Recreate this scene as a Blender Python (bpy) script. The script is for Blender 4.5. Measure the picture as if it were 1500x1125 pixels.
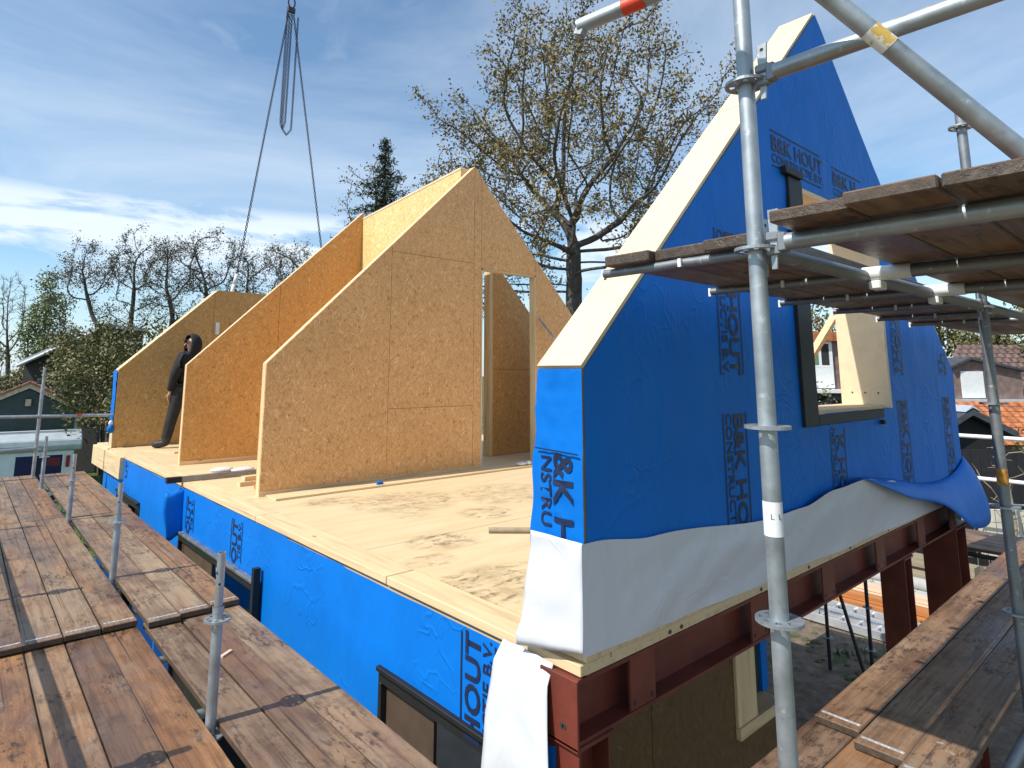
import bpy, bmesh, math, random
import numpy as np
from mathutils import Vector, Matrix, noise as mnoise
R = math.radians
rnd = random.Random(11)
C = bpy.context.scene.collection
for o in list(bpy.data.objects): bpy.data.objects.remove(o)

# ------------------------------------------------------------------ camera
cam = bpy.data.cameras.new('camera'); camo = bpy.data.objects.new('camera', cam); C.objects.link(camo)
cam.sensor_width = 36; cam.sensor_fit = 'HORIZONTAL'; cam.lens = 22.02
cam.shift_x = 0.0207; cam.shift_y = -0.1070
cam.clip_start = 0.05; cam.clip_end = 2000
fw = Vector((.648, .746, .154)).normalized(); rt = Vector((.754, -.656, .004)).normalized(); up = rt.cross(fw)
camo.matrix_world = Matrix(((rt.x, up.x, -fw.x, -2.177), (rt.y, up.y, -fw.y, -1.884), (rt.z, up.z, -fw.z, 1.21), (0, 0, 0, 1)))
bpy.context.scene.camera = camo

# ------------------------------------------------------------------ light
SUN_EL = R(50)
sd = Vector((-1, .13, 0)).normalized() * math.cos(SUN_EL) + Vector((0, 0, math.sin(SUN_EL)))
sun = bpy.data.lights.new('sun', 'SUN'); suno = bpy.data.objects.new('sun', sun); C.objects.link(suno)
sun.energy = 5.0; sun.angle = R(.5); sun.color = (1, .955, .88)
suno.rotation_euler = sd.to_track_quat('Z', 'Y').to_euler(); suno.location = (-20, 0, 30)
W = bpy.data.worlds.new('World'); bpy.context.scene.world = W; W.use_nodes = True
vs = bpy.context.scene.view_settings
vs.view_transform = 'Standard'; vs.look = 'None'; vs.exposure = 0.12; vs.gamma = 1; vs.use_curve_mapping = False
bpy.context.scene.cycles.max_bounces = 6


class NT:
    """small node-tree helper"""
    def __init__(s, nt): s.nt = nt; nt.nodes.clear()
    def n(s, t, **kw):
        x = s.nt.nodes.new(t)
        for k, v in kw.items():
            if k[0] == '_': setattr(x, k[1:], v)
        for k, v in kw.items():
            if k[0] == '_': continue
            i = x.inputs[int(k[1:])] if (k[0] == 'i' and k[1:].isdigit()) else x.inputs[k.replace('__', ' ')]
            if hasattr(v, 'bl_idname') and 'Socket' in v.bl_idname: s.nt.links.new(v, i)
            else:
                if i.type == 'RGBA' and len(v) == 3: v = (*v, 1)
                i.default_value = v
        return x
    def link(s, a, b): s.nt.links.new(a, b)
    def math(s, op, a, b=0, clamp=False): return s.n('ShaderNodeMath', _operation=op, _use_clamp=clamp, i0=a, i1=b).outputs[0]
    def mix(s, f, a, b, mode='MIX'):
        x = s.nt.nodes.new('ShaderNodeMix'); x.data_type = 'RGBA'; x.blend_type = mode
        for i, v in ((0, f), (6, a), (7, b)):
            if hasattr(v, 'bl_idname'): s.nt.links.new(v, x.inputs[i])
            else: x.inputs[i].default_value = (*v, 1) if i and len(v) == 3 else v
        return x.outputs[2]
    def ramp(s, f, pts, interp='LINEAR'):
        x = s.nt.nodes.new('ShaderNodeValToRGB'); x.color_ramp.interpolation = interp
        el = x.color_ramp.elements
        while len(el) < len(pts): el.new(.5)
        for e, (p, c) in zip(el, pts):
            e.position = p; e.color = (c, c, c, 1) if isinstance(c, (int, float)) else (*c, 1)
        s.nt.links.new(f, x.inputs[0]); return x.outputs[0]
    def noise(s, v, scale, detail=3, rough=.5, dist=0, out=0):
        return s.n('ShaderNodeTexNoise', Vector=v, Scale=scale, Detail=detail, Roughness=rough, Distortion=dist).outputs[out]
    def map(s, v, scale=(1, 1, 1), loc=(0, 0, 0), rot=(0, 0, 0)):
        return s.n('ShaderNodeMapping', Vector=v, Scale=scale, Location=loc, Rotation=rot).outputs[0]


# world: physical sky with thin procedural cloud
t = NT(W.node_tree)
sky = t.n('ShaderNodeTexSky', _sky_type='NISHITA'); sky.sun_disc = False
sky.sun_elevation = SUN_EL; sky.sun_rotation = math.atan2(sd.x, sd.y)
sky.air_density = 1.0; sky.dust_density = .6; sky.ozone_density = 1.6
tc = t.n('ShaderNodeTexCoord').outputs['Generated']
sp = t.n('ShaderNodeSeparateXYZ', Vector=tc)
zz = t.math('ADD', t.math('MAXIMUM', sp.outputs[2], 0.0), .16)
px = t.math('DIVIDE', sp.outputs[0], zz); py = t.math('DIVIDE', sp.outputs[1], zz)
pv = t.n('ShaderNodeCombineXYZ', X=px, Y=py, Z=0.0).outputs[0]
veil = t.noise(t.map(pv, (.75, .75, 1), (2.3, .6, 0)), 1.1, 6, .62, .5)
veil = t.ramp(veil, [(.36, .06), (.70, .52)])
fine = t.noise(t.map(pv, (1.2, .8, 1), (3, 5, 0), (0, 0, .6)), 3.2, 7, .6, .9)
fine = t.ramp(fine, [(.48, 0.0), (.75, .28)])
bank = t.noise(t.map(tc, (2.2, 2.2, 9), (1.35, .2, .5)), 2.0, 7, .58, .3)
band = t.ramp(sp.outputs[2], [(.03, .3), (.12, .40), (.18, .95), (.225, .85), (.25, 0.0)])
bank = t.math('MULTIPLY', t.ramp(bank, [(.42, 0.0), (.54, 1.0)]), band)
hz = t.ramp(sp.outputs[2], [(0.0, .60), (.16, .10), (.35, 0.0)])
cl = t.math('MAXIMUM', t.math('MAXIMUM', veil, fine), bank)
cl = t.math('MAXIMUM', cl, hz)
col = t.mix(cl, t.mix(1.0, sky.outputs[0], (.74, 1.0, 1.10), 'MULTIPLY'), (6.1, 6.8, 7.5))
bg = t.n('ShaderNodeBackground', Color=col, Strength=.142)
t.link(bg.outputs[0], t.n('ShaderNodeOutputWorld').inputs[0])


# ------------------------------------------------------------------ materials
def mat(name):
    m = bpy.data.materials.new(name); m.use_nodes = True
    t = NT(m.node_tree); b = t.n('ShaderNodeBsdfPrincipled')
    t.link(b.outputs[0], t.n('ShaderNodeOutputMaterial').inputs[0])
    return m, t, b
def setb(t, b, color=None, rough=None, metal=None, bump=None, bs=.3, bd=.01, spec=None):
    for v, k in ((color, 'Base Color'), (rough, 'Roughness'), (metal, 'Metallic'), (spec, 'Specular IOR Level')):
        if v is None: continue
        if hasattr(v, 'bl_idname'): t.link(v, b.inputs[k])
        else: b.inputs[k].default_value = (*v, 1) if k == 'Base Color' else v
    if bump is not None:
        t.link(t.n('ShaderNodeBump', Strength=bs, Distance=bd, Height=bump).outputs[0], b.inputs['Normal'])
def objco(t): return t.n('ShaderNodeTexCoord').outputs['Object']
def orand(t): return t.n('ShaderNodeObjectInfo').outputs['Random']

def plain(name, color, rough=.6, metal=0, var=.25, scale=6, bump=.1, bscale=30):
    m, t, b = mat(name); co = objco(t)
    v = t.noise(co, scale, 4)
    setb(t, b, t.mix(t.ramp(v, [(.3, 0.0), (.7, 1.0)]), [c * (1 - var) for c in color], [min(1, c * (1 + var)) for c in color]), rough, metal, t.noise(co, bscale, 3), bump, .01)
    return m

def osb(name, axis, tint=(1, 1, 1)):
    m, t, b = mat(name); co = objco(t); s = t.n('ShaderNodeSeparateXYZ', Vector=co)
    a, c = {'y': (0, 2), 'x': (1, 2), 'z': (0, 1)}[axis]
    uv = t.n('ShaderNodeCombineXYZ', X=s.outputs[a], Y=s.outputs[c], Z=0.0).outputs[0]
    def layer(cells, off, st):
        v = t.n('ShaderNodeVectorMath', _operation='ADD', i0=uv, i1=off).outputs[0]
        w = t.n('ShaderNodeVectorMath', _operation='SCALE', i0=t.noise(v, 14, 2, out=1)); w.inputs[3].default_value = .022
        v2 = t.n('ShaderNodeVectorMath', _operation='ADD', i0=v, i1=w.outputs[0]).outputs[0]
        vo = t.n('ShaderNodeTexVoronoi', Vector=v2, Scale=cells)
        cs = t.n('ShaderNodeSeparateXYZ', Vector=vo.outputs['Color'])
        ang = t.math('ADD', t.math('MULTIPLY', cs.outputs[0], 2.1), .52)
        rv = t.n('ShaderNodeVectorRotate', _rotation_type='Z_AXIS', Vector=v2, Angle=ang).outputs[0]
        g = t.noise(t.map(rv, st), 1.0, 4, .65)
        return g, cs.outputs[1], cs.outputs[2]
    g1, c1, d1 = layer(13, (0, 0, 0), (7.5, 72, 1))
    g2, c2, d2 = layer(24, (3.3, 1.7, 0), (10, 105, 1))
    g3, c3, d3 = layer(18, (8.1, 5.2, 0), (9, 85, 1))
    g = t.math('ADD', t.math('MULTIPLY', g1, .40), t.math('ADD', t.math('MULTIPLY', g2, .32), t.math('MULTIPLY', g3, .28)))
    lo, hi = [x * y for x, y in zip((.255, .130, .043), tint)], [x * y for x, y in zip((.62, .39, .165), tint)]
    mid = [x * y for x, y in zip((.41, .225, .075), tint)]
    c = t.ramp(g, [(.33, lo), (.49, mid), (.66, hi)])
    c = t.mix(t.math('MULTIPLY', c1, .16), c, t.mix(1.0, c, (1.25, 1.18, 1.08), 'MULTIPLY'))
    dk = t.math('MULTIPLY', t.ramp(d2, [(.74, 0.0), (.80, 1.0)]), t.ramp(g2, [(.54, 0.0), (.60, .9)]))
    c = t.mix(dk, c, [x * y for x, y in zip((.115, .052, .018), tint)])
    lt = t.math('MULTIPLY', t.ramp(d1, [(.6, 0.0), (.8, .55)]), t.ramp(g1, [(.55, 0.0), (.66, 1.0)]))
    c = t.mix(lt, c, [x * y for x, y in zip((.70, .50, .25), tint)])
    big = t.noise(uv, 1.1, 3)
    c = t.mix(t.ramp(big, [(.3, 0.0), (.7, .35)]), c, t.mix(1.0, c, (.72, .68, .62), 'MULTIPLY'))
    setb(t, b, c, .55, 0, g, .25, .004)
    return m

def foil(name, color, dark=.75, crease=1.0, rough=.42, spec=.4):
    m, t, b = mat(name); co = objco(t)
    v = t.noise(co, 2.2, 4, .55)
    c = t.mix(t.ramp(v, [(.3, 0.0), (.7, 1.0)]), [x * dark for x in color], color)
    big = t.noise(t.map(co, (1.5, 1.5, .8)), 2.0, 3, .5, .6)
    vor = t.n('ShaderNodeTexVoronoi', Vector=t.map(t.n('ShaderNodeVectorMath', _operation='ADD', i0=co, i1=t.noise(co, 3, 2, out=1)).outputs[0], (1, 1, .7)), Scale=2.6, _feature='DISTANCE_TO_EDGE')
    cr = t.math('MULTIPLY', t.ramp(vor.outputs[0], [(0, 1.0), (.05, 0.0)]), t.ramp(t.noise(co, 1.7, 2), [(.45, 0.0), (.62, 1.0)]))
    fine = t.noise(t.map(co, (3, 3, 1.2)), 1.6, 4, .6)
    h = t.math('ADD', t.math('ADD', t.math('MULTIPLY', big, 1.2), t.math('MULTIPLY', cr, .22 * crease)), t.math('MULTIPLY', fine, .35))
    setb(t, b, c, rough, 0, h, .7, .02, spec)
    return m

def timber(name, color, axis=0, sc=1.0, knots=True, var=.18):
    m, t, b = mat(name); co = objco(t)
    k = [14, 14, 14]; k[axis] = .9
    off = t.n('ShaderNodeVectorMath', _operation='SCALE', i0=(7.1, 3.3, 5.7)); t.link(orand(t), off.inputs[3])
    v = t.n('ShaderNodeVectorMath', _operation='ADD', i0=co, i1=off.outputs[0]).outputs[0]
    g = t.noise(t.map(v, [x * sc for x in k]), 1.6, 5, .6, .4)
    c = t.ramp(g, [(.3, [x * (1 - var * 1.5) for x in color]), (.5, color), (.7, [min(1, x * (1 + var * .6)) for x in color])])
    if knots:
        vo = t.n('ShaderNodeTexVoronoi', Vector=t.map(v, [(.8 if i == axis else 2.2) for i in range(3)]), Scale=2.1)
        kn = t.ramp(vo.outputs['Distance'], [(.035, .75), (.075, 0.0)])
        c = t.mix(kn, c, (.28, .14, .05))
    bt = t.noise(co, 1.4, 3)
    c = t.mix(t.ramp(bt, [(.45, 0.0), (.75, .25)]), c, t.mix(1.0, c, (.80, .72, .6), 'MULTIPLY'))
    setb(t, b, c, .6, 0, g, .12, .004)
    return m

def deckmat():
    m, t, b = mat('deck_ply'); co = objco(t)
    off = t.n('ShaderNodeVectorMath', _operation='SCALE', i0=(7.1, 3.3, 0)); t.link(orand(t), off.inputs[3])
    v = t.n('ShaderNodeVectorMath', _operation='ADD', i0=co, i1=off.outputs[0]).outputs[0]
    g = t.noise(t.map(v, (.9, 5, 1)), 1.6, 4, .55, .4)
    base = t.ramp(g, [(.25, (.64, .48, .28)), (.5, (.70, .545, .335)), (.75, (.75, .60, .39))])
    r = orand(t)
    base = t.mix(t.math('MULTIPLY', r, .35), base, t.mix(1.0, base, (.84, .76, .62), 'MULTIPLY'))
    yel = t.ramp(t.noise(co, .9, 4), [(.42, 0.0), (.7, .22)])
    base = t.mix(yel, base, (.64, .46, .22))
    # foot dirt: trodden patches where the crew walked in from the gable
    s = t.n('ShaderNodeSeparateXYZ', Vector=co)
    reg = None
    for (cx_, cy_, rx, ry, k_) in ((.42, 1.0, .55, .38, 1.0), (.70, 1.95, .34, .26, .95), (.36, 1.62, .22, .16, .7), (1.25, 3.3, .65, .55, .85), (.75, 3.75, .38, .22, .8), (1.55, 2.45, .30, .28, .8), (2.3, 3.0, .7, .6, .6), (1.0, 2.8, .22, .18, .5), (2.6, 1.4, .9, .7, .5), (.8, 6.0, .4, .5, .35)):
        dx = t.math('DIVIDE', t.math('SUBTRACT', s.outputs[0], cx_), rx); dy = t.math('DIVIDE', t.math('SUBTRACT', s.outputs[1], cy_), ry)
        dd = t.math('ADD', t.math('MULTIPLY', dx, dx), t.math('MULTIPLY', dy, dy))
        e = t.ramp(dd, [(.35, k_), (1.0, 0.0)], 'EASE')
        reg = e if reg is None else t.math('MAXIMUM', reg, e)
    bl = t.noise(t.map(co, (4.4, 9.5, 1), (0, 0, 0), (0, 0, .5)), 1.7, 4, .6, .6)
    sm = t.ramp(bl, [(.49, 0.0), (.58, 1.0)])
    brk = t.ramp(t.noise(co, 17, 4, .65), [(.36, .25), (.56, 1.0)])
    d = t.math('MULTIPLY', t.math('MULTIPLY', sm, brk), reg)
    halo = t.math('MULTIPLY', reg, t.ramp(t.noise(co, 6, 5, .7), [(.42, 0.0), (.62, .40)]))
    d = t.math('MAXIMUM', t.math('MULTIPLY', d, .80), halo)
    fleck = t.ramp(t.noise(t.map(co, (1, 3, 1), (0, 0, 0), (0, 0, -.5)), 26, 3, .6), [(.70, 0.0), (.76, .4)])
    c = t.mix(d, base, (.17, .112, .062)); c = t.mix(fleck, c, (.25, .15, .07))
    setb(t, b, c, .5, 0, g, .1, .004)
    return m

def boardmat():
    m, t, b = mat('weathered_board'); co = objco(t); r = orand(t)
    off = t.n('ShaderNodeVectorMath', _operation='SCALE', i0=(17.1, 13.3, 9.0)); t.link(r, off.inputs[3])
    v = t.n('ShaderNodeVectorMath', _operation='ADD', i0=co, i1=off.outputs[0]).outputs[0]
    g = t.noise(t.map(v, (1.1, 26, 26)), 1.5, 6, .65, .5)
    tone = t.noise(t.map(v, (.8, 3, 3)), 1.2, 4, .6)
    r2 = t.n('ShaderNodeTexWhiteNoise', _noise_dimensions='1D', W=t.math('MULTIPLY', r, 91.7)).outputs[0]
    warm = t.mix(r2, (.40, .225, .105), (.285, .165, .095))
    cold = t.mix(r2, (.225, .155, .110), (.36, .285, .205))
    c = t.mix(t.ramp(t.math('ADD', t.math('MULTIPLY', tone, .8), t.math('MULTIPLY', r, .32)), [(.38, 0.0), (.66, 1.0)]), warm, cold)
    c = t.mix(t.ramp(g, [(.30, .75), (.55, 0.0)]), c, t.mix(1.0, c, (.42, .36, .33), 'MULTIPLY'))
    c = t.mix(t.ramp(g, [(.6, 0.0), (.8, .4)]), c, (.46, .36, .27))
    # dark dents and knots
    vo = t.n('ShaderNodeTexVoronoi', Vector=t.map(v, (2.2, 5.5, 5)), Scale=1.6)
    kn = t.ramp(vo.outputs['Distance'], [(.05, .7), (.13, 0.0)])
    dn = t.math('MULTIPLY', t.ramp(t.noise(t.map(v, (6, 15, 15)), 2.2, 4, .7), [(.52, 0.0), (.61, .8)]), t.ramp(t.noise(v, 2.5, 3), [(.46, 0.0), (.58, 1.0)]))
    c = t.mix(t.math('MAXIMUM', kn, dn), c, (.060, .038, .028))
    spl = t.ramp(t.noise(t.map(v, (.45, 40, 40), (4, 9, 1)), 1.0, 3, .5), [(.66, 0.0), (.70, .7)])
    c = t.mix(spl, c, (.05, .032, .025))
    cem = t.math('MULTIPLY', t.ramp(t.noise(t.map(v, (1, 1, 1), (8, 3, 5)), 21, 4, .6), [(.66, 0.0), (.72, .8)]), t.ramp(t.noise(v, 2.1, 2), [(.5, 0.0), (.62, 1.0)]))
    c = t.mix(cem, c, (.50, .47, .43))
    gm = t.math('MULTIPLY', t.ramp(t.noise(t.map(v, (1, 1.6, 1), (2, 7, 3)), 4.5, 7, .72, .4), [(.47, 0.0), (.66, 1.0)]), t.ramp(t.noise(v, 1.3, 3), [(.35, .25), (.6, .8)]))
    c = t.mix(gm, c, t.mix(1.0, c, (.33, .29, .27), 'MULTIPLY'))
    eg = t.n('ShaderNodeSeparateXYZ', Vector=co)
    ey = t.math('ADD', t.math('ABSOLUTE', eg.outputs[1]), t.math('MULTIPLY', t.noise(t.map(v, (2, 9, 9)), 2.2, 4, .6), .05))
    c = t.mix(t.ramp(ey, [(.108, 0.0), (.126, .6)]), c, (.10, .068, .05))
    # pale cement dust and wet darkening
    du = t.ramp(t.noise(v, 3.3, 5, .7), [(.56, 0.0), (.74, .5)])
    c = t.mix(du, c, (.34, .295, .26))
    we = t.ramp(t.noise(t.map(v, (.6, 2, 2), (5, 5, 5)), 1.4, 4, .6), [(.44, 0.0), (.6, .75)])
    c = t.mix(we, c, t.mix(1.0, c, (.55, .46, .44), 'MULTIPLY'))
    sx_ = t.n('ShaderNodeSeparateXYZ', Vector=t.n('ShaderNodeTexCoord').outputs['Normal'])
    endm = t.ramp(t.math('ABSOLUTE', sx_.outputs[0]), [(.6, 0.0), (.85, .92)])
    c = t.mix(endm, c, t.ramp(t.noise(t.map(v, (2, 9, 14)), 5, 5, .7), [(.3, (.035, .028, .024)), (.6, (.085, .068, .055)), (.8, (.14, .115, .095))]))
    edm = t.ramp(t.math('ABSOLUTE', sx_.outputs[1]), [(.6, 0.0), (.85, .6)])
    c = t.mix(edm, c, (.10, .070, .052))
    ro = t.math('SUBTRACT', .66, t.math('MULTIPLY', we, .42))
    c = t.mix(1.0, c, (.90, .81, .71), 'MULTIPLY')
    setb(t, b, c, ro, 0, t.math('SUBTRACT', g, t.math('MULTIPLY', t.math('MAXIMUM', dn, gm), .5)), .5, .008, .45)
    return m

def galv(name='galvanised', tint=(.40, .435, .455), rough=.45):
    m, t, b = mat(name); co = objco(t)
    n1 = t.noise(co, 9, 5, .6); n2 = t.n('ShaderNodeTexVoronoi', Vector=co, Scale=60)
    c = t.mix(t.ramp(n1, [(.3, 0.0), (.7, 1.0)]), [x * .72 for x in tint], [min(1, x * 1.12) for x in tint])
    sp = t.ramp(t.noise(co, 30, 3, .6), [(.64, 0.0), (.72, .65)])
    c = t.mix(sp, c, (.66, .67, .66))
    c = t.mix(t.ramp(t.noise(t.map(co, (1, 1, 1), (3, 3, 3)), 14, 4, .7), [(.60, 0.0), (.75, .5)]), c, (.20, .185, .17))
    ro = t.ramp(n1, [(.3, rough - .08), (.7, rough + .16)])
    setb(t, b, c, ro, .72, n1, .15, .003)
    return m

def leafmat(name, a, b_, c_=None):
    m, t, b = mat(name)
    isl = t.n('ShaderNodeNewGeometry').outputs['Random Per Island']
    n = t.noise(objco(t), 1.1, 3)
    col = t.mix(isl, a, b_)
    if c_: col = t.mix(t.ramp(n, [(.45, 0.0), (.6, 1.0)]), col, t.mix(isl, c_, a))
    setb(t, b, col, .6)
    b.inputs['Subsurface Weight'].default_value = 0
    return m

M = {}
M['osb_y'] = osb('osb_y', 'y', (1.34, 1.32, 1.22)); M['osb_x'] = osb('osb_x', 'x', (2.0, 2.35, 2.9)); M['osb_shade_tint'] = osb('osb_shade_tint', 'y', (.30, .28, .27))  # last one is the same OSB with under-deck shade painted into its tint
M['osb_c'] = osb('osb_c', 'y', (1.68, 1.68, 2.0))
M['blue'] = foil('blue_foil', (.001, .170, .640), .86, 1.0, .55, .16); M['white'] = foil('white_foil', (.66, .67, .70), .93, .6, .38)
M['cream'] = timber('cream_timber', (.70, .52, .30), 0); M['cream_y'] = timber('cream_timber_y', (.70, .52, .30), 1); M['cream_z'] = timber('cream_timber_z', (.72, .54, .31), 2)
M['cream_s'] = timber('cream_smooth', (.74, .58, .385), 0, .6, False, .06); M['deck'] = deckmat(); M['board'] = boardmat(); M['galv'] = galv(); M['galv_d'] = galv('galvanised_old', (.27, .285, .30), .5)
M['red'] = plain('red_oxide', (.150, .030, .018), .5, 0, .25, 5, .1, 40)
M['black'] = plain('black_frame', (.009, .010, .012), .6, 0, .3)
M['print'] = plain('dark_print', (.006, .016, .060), .55, 0, .2)
M['brown'] = plain('brown_board', (.085, .055, .040), .5)
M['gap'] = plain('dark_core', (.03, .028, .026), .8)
M['chain'] = plain('chain_steel', (.055, .05, .06), .45, .6)
M['white_p'] = plain('white_paint', (.78, .78, .76), .45, 0, .05)
M['alu'] = plain('aluminium', (.75, .77, .80), .35, .6, .1)
M['tape'] = plain('red_tape', (.75, .06, .02), .5, 0, .1)
M['orange'] = plain('orange_paint', (.45, .20, .03), .6, 0, .5, 40)
M['strap'] = plain('zinc_strap', (.62, .62, .60), .4, .5, .35, 50)
M['plank_o'] = timber('orange_plank', (.48, .19, .06), 1, 1, False); M['plank_p'] = timber('pale_plank', (.70, .50, .36), 1, 1, False)
M['grey_wood'] = timber('grey_wood', (.30, .25, .17), 1, 1, False)
M['concrete'] = plain('concrete', (.42, .41, .39), .85, 0, .2, 3, .2)
M['skin'] = plain('skin', (.50, .27, .19), .5, 0, .1)
M['cloth'] = plain('dark_cloth', (.011, .010, .014), .85, 0, .35, 9, .3)
M['cloth2'] = plain('work_trousers', (.014, .014, .016), .8, 0, .5, 6, .3)
M['boot'] = plain('boot_leather', (.020, .018, .017), .6, 0, .3)


# ------------------------------------------------------------------ mesh helpers
class MB:
    def __init__(s): s.v = []; s.f = []
    def add(s, vs, fs):
        k = len(s.v); s.v += [tuple(x) for x in vs]; s.f += [tuple(i + k for i in f) for f in fs]; return s
    def box(s, a, b):
        x0, y0, z0 = a; x1, y1, z1 = b
        return s.add([(x0, y0, z0), (x1, y0, z0), (x1, y1, z0), (x0, y1, z0), (x0, y0, z1), (x1, y0, z1), (x1, y1, z1), (x0, y1, z1)],
                     [(3, 2, 1, 0), (4, 5, 6, 7), (0, 1, 5, 4), (1, 2, 6, 5), (2, 3, 7, 6), (3, 0, 4, 7)])
    def bar(s, p, q, w, h, upv=(0, 0, 1)):
        """box from p to q, w across, h along upv"""
        p, q = Vector(p), Vector(q); d = (q - p).normalized(); sx = d.cross(Vector(upv)).normalized() * w / 2; uz = sx.cross(d).normalized() * h / 2
        vs = [p - sx - uz, p + sx - uz, p + sx + uz, p - sx + uz, q - sx - uz, q + sx - uz, q + sx + uz, q - sx + uz]
        return s.add(vs, [(0, 1, 2, 3), (7, 6, 5, 4), (4, 5, 1, 0), (5, 6, 2, 1), (6, 7, 3, 2), (7, 4, 0, 3)])
    def tube(s, p, q, r, n=12, r2=None, cap=True):
        p, q = Vector(p), Vector(q); d = (q - p).normalized(); r2 = r if r2 is None else r2
        a = d.orthogonal().normalized(); b = d.cross(a); vs = []
        for c, rr in ((p, r), (q, r2)):
            for i in range(n):
                th = 2 * math.pi * i / n; vs.append(c + (a * math.cos(th) + b * math.sin(th)) * rr)
        fs = [(i, (i + 1) % n, n + (i + 1) % n, n + i) for i in range(n)]
        if cap: fs += [tuple(range(n - 1, -1, -1)), tuple(range(n, 2 * n))]
        return s.add(vs, fs)
    def pipe(s, p, q, r, wall=.004, n=14):
        """open-ended scaffold tube with a visible bore"""
        p, q = Vector(p), Vector(q); d = (q - p).normalized(); a = d.orthogonal().normalized(); b = d.cross(a); vs = []
        for c, rr in ((p, r - wall), (p, r), (q, r), (q, r - wall)):
            for i in range(n):
                th = 2 * math.pi * i / n; vs.append(c + (a * math.cos(th) + b * math.sin(th)) * rr)
        fs = []
        for k in range(4):
            k2 = (k + 1) % 4
            fs += [(k * n + i, k * n + (i + 1) % n, k2 * n + (i + 1) % n, k2 * n + i) for i in range(n)]
        return s.add(vs, fs)
    def path(s, pts, r, n=6):
        for a, b in zip(pts, pts[1:]): s.tube(a, b, r, n)
        return s
    def prism(s, pts, off):
        n = len(pts); off = Vector(off); vs = [Vector(p) for p in pts]; vs += [p + off for p in vs]
        fs = [tuple(range(n)), tuple(range(2 * n - 1, n - 1, -1))] + [(i + n, (i + 1) % n + n, (i + 1) % n, i) for i in range(n)]
        return s.add(vs, fs)
    def grid(s, fn, nu, nv):
        vs = [fn(i / nu, j / nv) for j in range(nv + 1) for i in range(nu + 1)]
        w = nu + 1
        return s.add(vs, [(j * w + i, j * w + i + 1, (j + 1) * w + i + 1, (j + 1) * w + i) for j in range(nv) for i in range(nu)])
    def sphere(s, c, r, sx=1, sy=1, sz=1, n=10, m=7):
        c = Vector(c); vs = []
        for j in range(m + 1):
            ph = math.pi * j / m
            for i in range(n):
                th = 2 * math.pi * i / n
                vs.append(c + Vector((r * sx * math.sin(ph) * math.cos(th), r * sy * math.sin(ph) * math.sin(th), r * sz * math.cos(ph))))
        return s.add(vs, [(j * n + i, (j + 1) * n + i, (j + 1) * n + (i + 1) % n, j * n + (i + 1) % n) for j in range(m) for i in range(n)])

def link(name, me, m, parent=None, loc=None):
    o = bpy.data.objects.new(name, me); C.objects.link(o)
    if m is not None and not me.materials: me.materials.append(m)
    if parent: o.parent = parent
    if loc is not None: o.location = loc
    return o
def wroot(o):
    v = Vector((0, 0, 0))
    while o: v += o.location; o = o.parent
    return v
def build(name, mb, m, parent=None, smooth=False, loc=None, bevel=0, solid=0, fix=True):
    """world-space MB -> one object; origin at the parent's (or loc)"""
    o0 = wroot(parent) if parent else Vector(loc or (0, 0, 0))
    me = bpy.data.meshes.new(name); me.from_pydata([Vector(v) - o0 for v in mb.v], [], mb.f); me.update()
    if fix:
        bm = bmesh.new(); bm.from_mesh(me); bmesh.ops.recalc_face_normals(bm, faces=bm.faces)
        if bevel: bmesh.ops.bevel(bm, geom=bm.edges[:], offset=bevel, segments=1, affect='EDGES')
        bm.to_mesh(me); bm.free()
    if smooth:
        me.polygons.foreach_set('use_smooth', [True] * len(me.polygons))
        if smooth == 'auto':
            me.set_sharp_from_angle(angle=R(40))
    o = link(name, me, M[m] if isinstance(m, str) else m, parent, None if parent else (loc or (0, 0, 0)))
    if solid:
        md = o.modifiers.new('thickness', 'SOLIDIFY'); md.thickness = solid; md.offset = 0
    return o
def tag(o, label=None, cat=None, group=None, kind=None):
    for k, v in (('label', label), ('category', cat), ('group', group), ('kind', kind)):
        if v: o[k] = v
    return o
def thing(name, label, cat, loc=(0, 0, 0), group=None):
    o = bpy.data.objects.new(name, None); C.objects.link(o); o.location = loc; o.empty_display_size = .2
    return tag(o, label, cat, group)
def npmesh(name, V, F, m, parent=None, loc=(0, 0, 0), smooth=False):
    o0 = np.array(wroot(parent) if parent else loc)
    me = bpy.data.meshes.new(name); n = F.shape[1]
    me.vertices.add(len(V)); me.vertices.foreach_set('co', (V - o0).astype(np.float32).ravel())
    me.loops.add(F.size); me.loops.foreach_set('vertex_index', F.astype(np.int32).ravel())
    me.polygons.add(len(F)); me.polygons.foreach_set('loop_start', np.arange(0, F.size, n, dtype=np.int32))
    if smooth: me.polygons.foreach_set('use_smooth', np.ones(len(F), bool))
    me.update(calc_edges=True); me.validate()
    return link(name, me, M[m] if isinstance(m, str) else m, parent, None if parent else loc)

# ------------------------------------------------------------------ ground and far setting
GZ = -3.0
m, t, b = mat('soil'); co = objco(t)
g = t.ramp(t.noise(co, .35, 5, .6), [(.46, 0.0), (.56, 1.0)])
soil = t.ramp(t.noise(co, 5, 6, .65), [(.3, (.075, .05, .034)), (.6, (.19, .14, .10)), (.8, (.30, .24, .18))])
gr = t.ramp(t.noise(co, 9, 5, .6), [(.3, (.018, .045, .008)), (.7, (.07, .12, .022))])
setb(t, b, t.mix(g, soil, gr), .9, 0, t.noise(co, 7, 5, .65), .6, .06); M['soil'] = m
m, t, b = mat('soil_bare'); co = objco(t)
soil = t.ramp(t.noise(co, 5, 6, .65), [(.3, (.075, .05, .034)), (.6, (.19, .14, .10)), (.8, (.30, .24, .18))])
soil = t.mix(t.ramp(t.noise(co, 1.1, 5, .7), [(.58, 0.0), (.66, .8)]), soil, (.05, .085, .02))
setb(t, b, soil, .9, 0, t.noise(co, 7, 5, .65), .6, .06); M['soil_bare'] = m
m, t, b = mat('lawn'); co = objco(t)
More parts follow.
